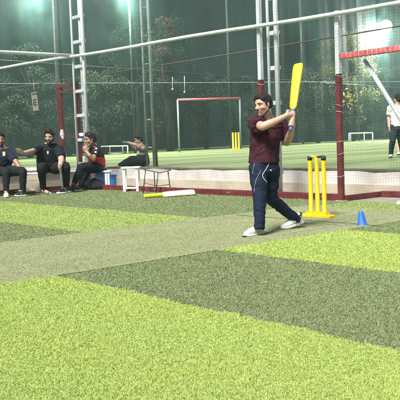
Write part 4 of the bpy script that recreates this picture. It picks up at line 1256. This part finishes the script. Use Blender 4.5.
s_ = blob('shirt', [rows(tor[:-1])] + [C(D(40, 149.5, 17.55), D(33.8, 150.8, 17.28), .11, .088, False, True), C(D(58.5, 150, 17.55), D(61.3, 157.5, 17.36), .115, .10, False, True)], 0.011, 4, M['black_cloth'], p2, 0.012, 0.11)
stuck_patch('logo', s_, 47.9, 152.6, 1.6, 3.0, M['white_cloth'], s_, .006)
blob('trousers', [rows([(49.5, 172, 17.75, 12.6, .2), (49.5, 166, 17.72, 12.6, .19)])] + limb(legA, 1.1, True) + limb(legB, 1.1, True), 0.011, 4, M['dark_pants'], p2, 0.010, 0.10)
# sandal and dark shoe
bm = bmesh.new()
h_, t_ = G(42.5, 191.6), G(49.0, 194.2)
d_ = (t_ - h_).normalized(); sd_ = Vector((-d_.y, d_.x, 0))
box(bm, h_ - d_ * .05 - sd_ * .055, d_ * ((t_ - h_).length + .08), sd_ * .11, UP * .03); bevel(bm, .012, 3)
sl = obj('sandal', bm, M['grey_steel'], p2, True)
T('strap', [h_ + d_ * .12 - sd_ * .055 + UP * .03, h_ + d_ * .12 + UP * .115, h_ + d_ * .12 + sd_ * .055 + UP * .03], .012, M['black_rubber'], sl, 8)
shoe(p2, G(70.5, 192.6), G(57.5, 194.6), D(66.5, 187, 17.45), .13, M['black_rubber'], M['shoe_white'], .009, sole_t=.04)

# boy in red and black
p3 = thing('person', 'boy in black and red jersey leaning forward with hands raised to his mouth', 'person', G(82, 190))
hd = Head(90.3, 139.8, 18.3, 13.4, math.radians(62), math.radians(-8))
tor = [(98.5, 168.5, 18.55, 7.2, .17), (97.8, 162, 18.52, 7.6, .17), (96.8, 155, 18.48, 7.2, .17), (96.2, 150.5, 18.45, 6.4, .16), (95.2, 147, 18.42, 4.8, .12), (94.4, 145.2, 18.4, 3.2, .07)]
armA = [(97.0, 150.5, 18.28, 3.4), (93.0, 159.0, 18.05, 2.5), (89.6, 155.5, 18.0, 2.1), (86.4, 151.5, 18.05, 1.5)]
armB = [(96.0, 150.5, 18.62, 3.2), (90, 158.5, 18.6, 2.3), (87.5, 155.0, 18.4, 1.9), (85.6, 151.5, 18.2, 1.4)]
legA = [(98, 167, 18.45, 5.2), (81.5, 167.5, 18.1, 4.2), (81.0, 169, 18.1, 4.0), (74.0, 183.5, 18.0, 2.4)]
legB = [(98, 167, 18.68, 5.2), (86.5, 169.5, 18.5, 4.2), (86, 171, 18.5, 4.0), (81.0, 186.5, 18.4, 2.5)]
skin = hd.caps() + [C(hd.p(0, -.10, -.18), D(95.2, 148, 18.42), .18 * hd.H, .085)] + limb(armA) + limb(armB) + [rows(tor, .9)] + limb(legA, .8) + limb(legB, .8)
wA = D(*armA[-1][:3]); wB = D(*armB[-1][:3])
skin += hand(wA, D(84.8, 146.5, 18.05) - wA, Vector((.3, 1, 0)), .18, .5) + hand(wB, D(84.2, 147, 18.2) - wB, Vector((.3, -1, 0)), .18, .5, -1)
skin += [C(D(74, 183, 18.0), G(72.5, 187.5, .06), .052, .05), C(G(72.8, 187.6, .07), G(66.5, 189.4, .05), .05, .04)]
blob('body', skin, 0.008, 2, M['skin_tan'], p3)
hd.features(p3, None, False, .006); hd.hair(p3, M['hair'], 0.12, 0.007)
s_ = blob('jersey', [rows(tor[:-1])] + [C(D(97.2, 150.5, 18.32), D(94.4, 156.6, 18.12), .125, .105, False, True), C(D(96, 150.5, 18.6), D(92.2, 156, 18.6), .11, .095, False, True)], 0.010, 3, [M['black_cloth'], M['red_cloth']], p3, 0.010, 0.10)
zc = D(97, 156.4, 18.4).z - origin(s_).z
for p in s_.data.polygons:
    c_ = p.center
    if c_.z + 0.25 * (c_.x + origin(s_).x - D(97, 156, 18.4).x) < zc: p.material_index = 1
stuck_patch('patch', s_, 96.3, 148.6, 1.9, 1.8, M['white_cloth'], s_, .005, .3)
stuck_patch('patch', s_, 95.6, 152.2, 1.9, 1.7, M['white_cloth'], s_, .005, .3)
stuck_line('collar', s_, [(92.8, 146.2), (94.6, 147.2), (96.0, 146.6)], .012, M['red_cloth'], s_, 12)
blob('trousers', [rows([(98.5, 170.5, 18.55, 6.4, .18), (98.2, 166, 18.55, 6.8, .18)])] + limb(legA, 1.1, True) + limb(legB, 1.1, True), 0.011, 4, M['dark_pants'], p3, 0.010, 0.10)
shoe(p3, G(82.5, 190.4), G(74.5, 191.2), D(81, 186.5, 18.4), .11, M['black_rubber'], M['shoe_white'], .009)
bm = bmesh.new()
h_, t_ = G(74.0, 188.6), G(64.5, 190.6)
d_ = (t_ - h_).normalized(); sd_ = Vector((-d_.y, d_.x, 0))
box(bm, h_ - sd_ * .05, t_ - h_, sd_ * .10, UP * .025); bevel(bm, .01, 3); obj('sandal', bm, M['black_rubber'], p3, True)

# person reclining on the raised edge
p4 = thing('person', 'person in black trousers sitting on the raised field edge with both arms stretched forward', 'person', G(142, 166, Z2))
YB = G(142, 166.5, Z2).y
hd = Head(138.6, 140.2, YB, 9.4, math.radians(70), math.radians(-14))
tor = [(143.2, 163, YB, 6.2, .15), (142.6, 157, YB, 5.4, .15), (141.6, 151, YB, 5.6, .16), (141.2, 147.4, YB, 5.2, .15), (140.8, 145, YB, 3.4, .09)]
armA = [(142.5, 148.5, YB - .16, 2.4), (135.5, 144.8, YB - .2, 1.9), (128.0, 142.6, YB - .15, 1.3)]
armB = [(141, 148, YB + .16, 2.4), (135, 148.5, YB + .14, 1.8), (130.0, 143.5, YB + .05, 1.2)]
legA = [(143.0, 160.5, YB - .08, 4.8), (131, 160.0, YB - .14, 3.6), (130, 160.5, YB - .14, 3.5), (119.0, 165.6, YB - .12, 2.0)]
legB = [(143.0, 161.5, YB + .1, 4.6), (128, 162.5, YB + .1, 3.4), (121, 166.2, YB + .1, 2.0)]
skin = hd.caps() + [C(hd.p(0, -.08, -.2), D(140.8, 146.5, YB), .2 * hd.H, .07)] + limb(armA) + limb(armB) + [rows(tor, .9)] + limb(legA, .8) + limb(legB, .8)
for a_ in (armA, armB):
    w_ = D(*a_[-1][:3]); skin += hand(w_, D(a_[-1][0] - 5, a_[-1][1] - 1.2, a_[-1][2]) - w_, Vector((0, 0, -1)), .18, .4)
blob('body', skin, 0.009, 2, M['skin'], p4)
hd.features(p4, None, False, .007); hd.hair(p4, M['hair'], 0.1, 0.008)
s_ = blob('shirt', [rows(tor)] + [C(D(142, 148.8, YB - .14), D(138.5, 146.5, YB - .19), .075, .065, False, True), C(D(141, 148, YB + .14), D(137.8, 148.4, YB + .14), .075, .06, False, True)], 0.012, 3, M['khaki'], p4, 0.010, 0.10)
stuck_patch('panel', s_, 138.0, 152.6, 2.6, 4.2, M['white_cloth'], s_, .006)
blob('trousers', [rows([(143.2, 165.0, YB, 6.4, .17), (143.0, 160, YB, 6.4, .16), (142.6, 155.0, YB, 5.9, .16)])] + limb(legA, 1.1, True) + limb(legB, 1.1, True), 0.012, 4, M['dark_pants'], p4, 0.010, 0.10)
a0_ = D(119, 165.6, YB - .12)
shoe(p4, a0_ + Vector((.08, 0, -.13)), a0_ + Vector((-.14, -.05, -.10)), a0_, .10, M['shoe_white'], M['sole_white'], .010)
a0_ = D(121, 166.2, YB + .1)
shoe(p4, a0_ + Vector((.08, 0, -.12)), a0_ + Vector((-.14, -.05, -.09)), a0_, .10, M['shoe_white'], M['sole_white'], .010)

# players walking on the second field
def walker(label, px, foot, Y, hpx, shirt_m, pant_m, short_sleeve=True, phase=1):
    """a player seen from behind, striding away; px: body centre, foot: ground row, hpx: height in the picture"""
    k = hpx / 70.0
    t = thing('person', label, 'person', G(px, foot, Z2), 'players on the second field')
    Q = lambda x, y: (px + x * k, foot - (70 - y) * k)
    def J(x, y, dy, r): a, b = Q(x, y); return (a, b, Y + dy, r * k)
    hd = Head(*Q(1.2, 5.6), Y, 10.4 * k, math.radians(150))
    tor = [(*Q(0, 37), Y, 6.2 * k, .13), (*Q(0, 30), Y, 6.0 * k, .125), (*Q(.2, 22), Y, 6.8 * k, .13), (*Q(.4, 15.5), Y, 7.4 * k, .12), (*Q(.6, 12.6), Y, 5.4 * k, .09), (*Q(.8, 11), Y, 3 * k, .06)]
    aL = [J(-7.0, 15, 0, 2.6), J(-8.6, 25, .06, 2.0), J(-8.2, 35.5, -.04, 1.4)]
    aR = [J(7.6, 15, 0, 2.6), J(9.6, 25, .02, 2.0), J(10.6, 34.5, -.1, 1.4)]
    lL = [J(-2.6, 36, 0, 4.4), J(-4.4, 51, -.05 * phase, 3.1), J(-6.4, 65.5, .12 * phase, 2.0)]
    lR = [J(3.0, 36, 0, 4.4), J(4.4, 50, .12 * phase, 3.1), J(6.0, 63.5, .35 * phase, 2.0)]
    skin = hd.caps() + [C(hd.p(0, -.05, -.2), D(*Q(.8, 13), Y), .2 * hd.H, .07)] + limb(aL) + limb(aR) + [rows(tor, .9)] + limb(lL, .8) + limb(lR, .8)
    for a in (aL, aR):
        w_ = D(*a[-1][:3]); skin += hand(w_, Vector((0.05, -.15, -1)), Vector((1 if a is aL else -1, 0, 0)), .18, .4)
    blob('body', skin, .009, 2, M['skin'], t)
    hd.features(t, None, False, .007); hd.hair(t, M['hair'], .1, .008)
    def mid(a, b, q): return tuple(a[i] + (b[i] - a[i]) * q for i in range(3))
    blob('shirt', [rows(tor[:-1])] + [C(D(*a[0][:3]), D(*mid(a[0], a[1], .75)), .080, .072, False, True) for a in (aL, aR)], .011, 4, shirt_m, t, .010, .10)
    blob('trousers', [rows([(*Q(0, 39), Y, 6.3 * k, .135), (*Q(0, 34.5), Y, 6.0 * k, .13)])] + limb(lL, 1.1) + limb(lR, 1.1), .011, 4, pant_m, t, .008, .10)
    for l in (lL, lR):
        a = D(*l[-1][:3]); g = Vector((a.x, a.y, Z2))
        lift = 0.0 if l is lL else 0.03
        shoe(t, g + Vector((.03, .10, lift * 2)), g + Vector((-.05, -.17, lift)), a, .10, M['shoe_white'], M['black_rubber'], .010)
    return t
Yw = G(391, 158, Z2).y
walker('player in a pale shirt and dark trousers walking on the far field at right', 396.6, 158.3, Yw + .1, 64, M['white_cloth'], M['teal_pants'])
Yw2 = G(404, 154.5, Z2).y
walker('player in salmon clothes mostly cut off by the right picture edge', 404.0, 154.5, Yw2 - .3, 58, M['salmon'], M['salmon'], phase=-1)

# ------------------------------------------------------------------ bag, buckets, sign, small things
b = G(99, 189.6)
t = thing('kit_bag', 'soft black kit bag on the ground under the boy in red', 'bag', b)
k = b.y / FPX
blob('bag_body', [C(b + Vector((-.11, .05, .10)), b + Vector((.16, .05, .085)), .10, .085), C(b + Vector((-.12, .05, .20)), b + Vector((-.04, .05, .18)), .07, .06), C(b + Vector((-.1, -.02, .07)), b + Vector((.2, -.02, .06)), .07, .06)], .012, 3, M['black_cloth'], t, .014, .09)
T('strap', [b + Vector((-.10, .0, .24)), b + Vector((-.06, -.05, .30)), b + Vector((.03, -.03, .27)), b + Vector((.08, .0, .17))], .011, M['black_rubber'], t, 8)
def bucket(label, px, py, wpx, hpx, m, group=None):
    b = G(px, py)
    k = b.y / FPX
    r, h = wpx / 2 * k, hpx * k
    t = thing('bucket', label, 'bucket', b)
    bm = bmesh.new()
    prof = [(.78, 0), (.80, .01), (.9, .5), (.97, .93), (1.04, .94), (1.05, .99), (.98, 1.0), (.93, .97), (.86, .5), (.75, .06)]
    rings = [[bm.verts.new(b + Vector((r * q * math.cos(i * .2244), r * q * math.sin(i * .2244), h * z))) for i in range(28)] for q, z in prof]
    for a, c in zip(rings, rings[1:]):
        for i in range(28): bm.faces.new((a[i], a[(i + 1) % 28], c[(i + 1) % 28], c[i]))
    bm.faces.new(list(reversed(rings[0]))); bm.faces.new(rings[-1])
    obj('tub', bm, m, t, True)
    T('handle', [b + Vector((r * 1.05 * math.cos(a), -r * .5 * math.sin(a), h * (.96 - .35 * math.sin(a)))) for a in np.linspace(0, math.pi, 14)], .007, M['grey_steel'], t, 6)
    return t
bucket('bright blue plastic bucket beside the white stand', 113.0, 189.0, 8.6, 15.0, M['blue_bucket'])
b = G(102, 189.4)
t = thing('crate', 'dark blue box behind the black kit bag', 'box', b)
bm = bmesh.new(); box(bm, b + Vector((-.12, 0, 0)), (.25, -.02, 0), (.02, .25, 0), (0, 0, .37)); bevel(bm, .015, 3); obj('tub', bm, M['blue_dark'], t)
bm = bmesh.new(); box(bm, b + Vector((-.13, -.01, .373)), (.27, -.02, 0), (.02, .27, 0), (0, 0, .03)); bevel(bm, .008, 2); obj('lid', bm, M['blue_dark'], t)

# carton on the bench edge and hanging card
b = G(34, 187.5)
t = thing('cardboard_box', 'pale carton standing on the ground behind the cream and amber bat', 'box', b)
Yb = 18.1
c0 = D(23.5, 185.5, Yb); c0.z = 0
wv = D(40.5, 185.5, Yb) - D(23.5, 185.5, Yb); wv.z = 0
hz = D(30, 168.5, Yb).z
bm = bmesh.new(); box(bm, c0, wv, (0.03, .3, 0), (0, 0, hz)); bevel(bm, .006); obj('carton', bm, mat('carton', (0.40, 0.34, 0.27), 0.9, 0.12, 3, col2=(0.52, 0.46, 0.38)), t)
bm = bmesh.new(); box(bm, c0 + Vector((-.02, -.02, hz * .90)), wv * 1.06, (0.03, .33, 0), (0, 0, hz * .12)); bevel(bm, .005); obj('lid', bm, M['white_cloth'], t)
bm = bmesh.new(); box(bm, c0 + Vector((0.0, -.004, hz * .5)), wv, (0.0, .003, 0), (0, 0, .02)); obj('tape', bm, M['plinth'], t)

Yc = W(FP(35, 100)[0], FENCE_L - .1).y
t = thing('hanging_card', 'small tilted card with dark lettering hung on the net at left', 'sign', D(35, 100, Yc))
def card(name, pts, off, m, parent):
    bm = bmesh.new()
    fr = [D(x, y, Yc - off) for x, y in pts]; bk = [p + Vector((0, .006, 0)) for p in fr]
    a = [bm.verts.new(p) for p in fr]; c = [bm.verts.new(p) for p in bk]
    bm.faces.new(a); bm.faces.new(list(reversed(c)))
    for i in range(4): bm.faces.new((a[i], c[i], c[(i + 1) % 4], a[(i + 1) % 4]))
    return obj(name, bm, m, parent)
cd = card('card', [(31.0, 92.5), (36.5, 91.5), (38.8, 110.2), (33.2, 111)], 0, M['paper'], t)
for (x0, y0, x1, y1) in ((33.3, 99.3, 34.0, 105.2), (33.3, 99.3, 36.2, 100.2), (33.6, 101.9, 36.2, 102.8), (34.0, 104.4, 36.8, 105.3)):
    card('lettering', [(x0, y0), (x1, y0 - .1), (x1 + .1, y1 - .1), (x0 + .1, y1)], .009, M['black_rubber'], cd)
card('tape', [(31.6, 93.2), (36.6, 92.3), (36.8, 94), (31.8, 94.9)], .009, M['board'], cd)
T('string', [D(34, 91.8, Yc), D(33.6, 84, Yc)], .004, M['white_cloth'], t, 5)

# white clamps on the doorway frame
for x, y, lab in ((62.2, 134.3, 'white cloth tied on the red doorway post above the bat'), (82.6, 134.6, 'white bracket on the corner column beside the boy')):
    s, z = FP(x, y, FENCE_L - .05)
    p = W(s, FENCE_L - .05, z)
    t = thing('tied_cloth' if x < 70 else 'bracket', lab, 'cloth' if x < 70 else 'bracket', p)
    if x < 70:
        blob('knot', [C(p + UP * .09, p - UP * .02, .035, .055), C(p - UP * .02, p - UP * .10 + EV * .03, .05, .025)], .009, 2, M['white_cloth'], t, .008, .05)
    else:
        bm = bmesh.new(); box(bm, p - EV * .09 - UP * .04 - LV * .05, EV * .16, LV * .05, UP * .08); bevel(bm, .01); obj('plate', bm, M['white_paint'], t)
        bm = bmesh.new(); tube(bm, [p - LV * .05 - EV * .05, p - LV * .075 - EV * .05], .016, 8); obj('bolt', bm, M['grey_steel'], t)
# a cricket ball near the right rail
p = G(399, 205.5)
t = thing('cricket_ball', 'white ball lying on the turf at the right edge', 'ball', p)
bm = bmesh.new(); ell_mesh(bm, p + UP * .036, (.036, 0, 0), (0, .036, 0), (0, 0, .036), 20); bb = obj('ball', bm, M['white_cloth'], t, True)
T('ball_seam', [p + UP * .036 + Vector((.0362 * math.cos(a), .0362 * math.sin(a) * .8, .0362 * math.sin(a) * .6)) for a in np.linspace(0, 6.283, 24)], .0015, M['grey_steel'], bb, 5)
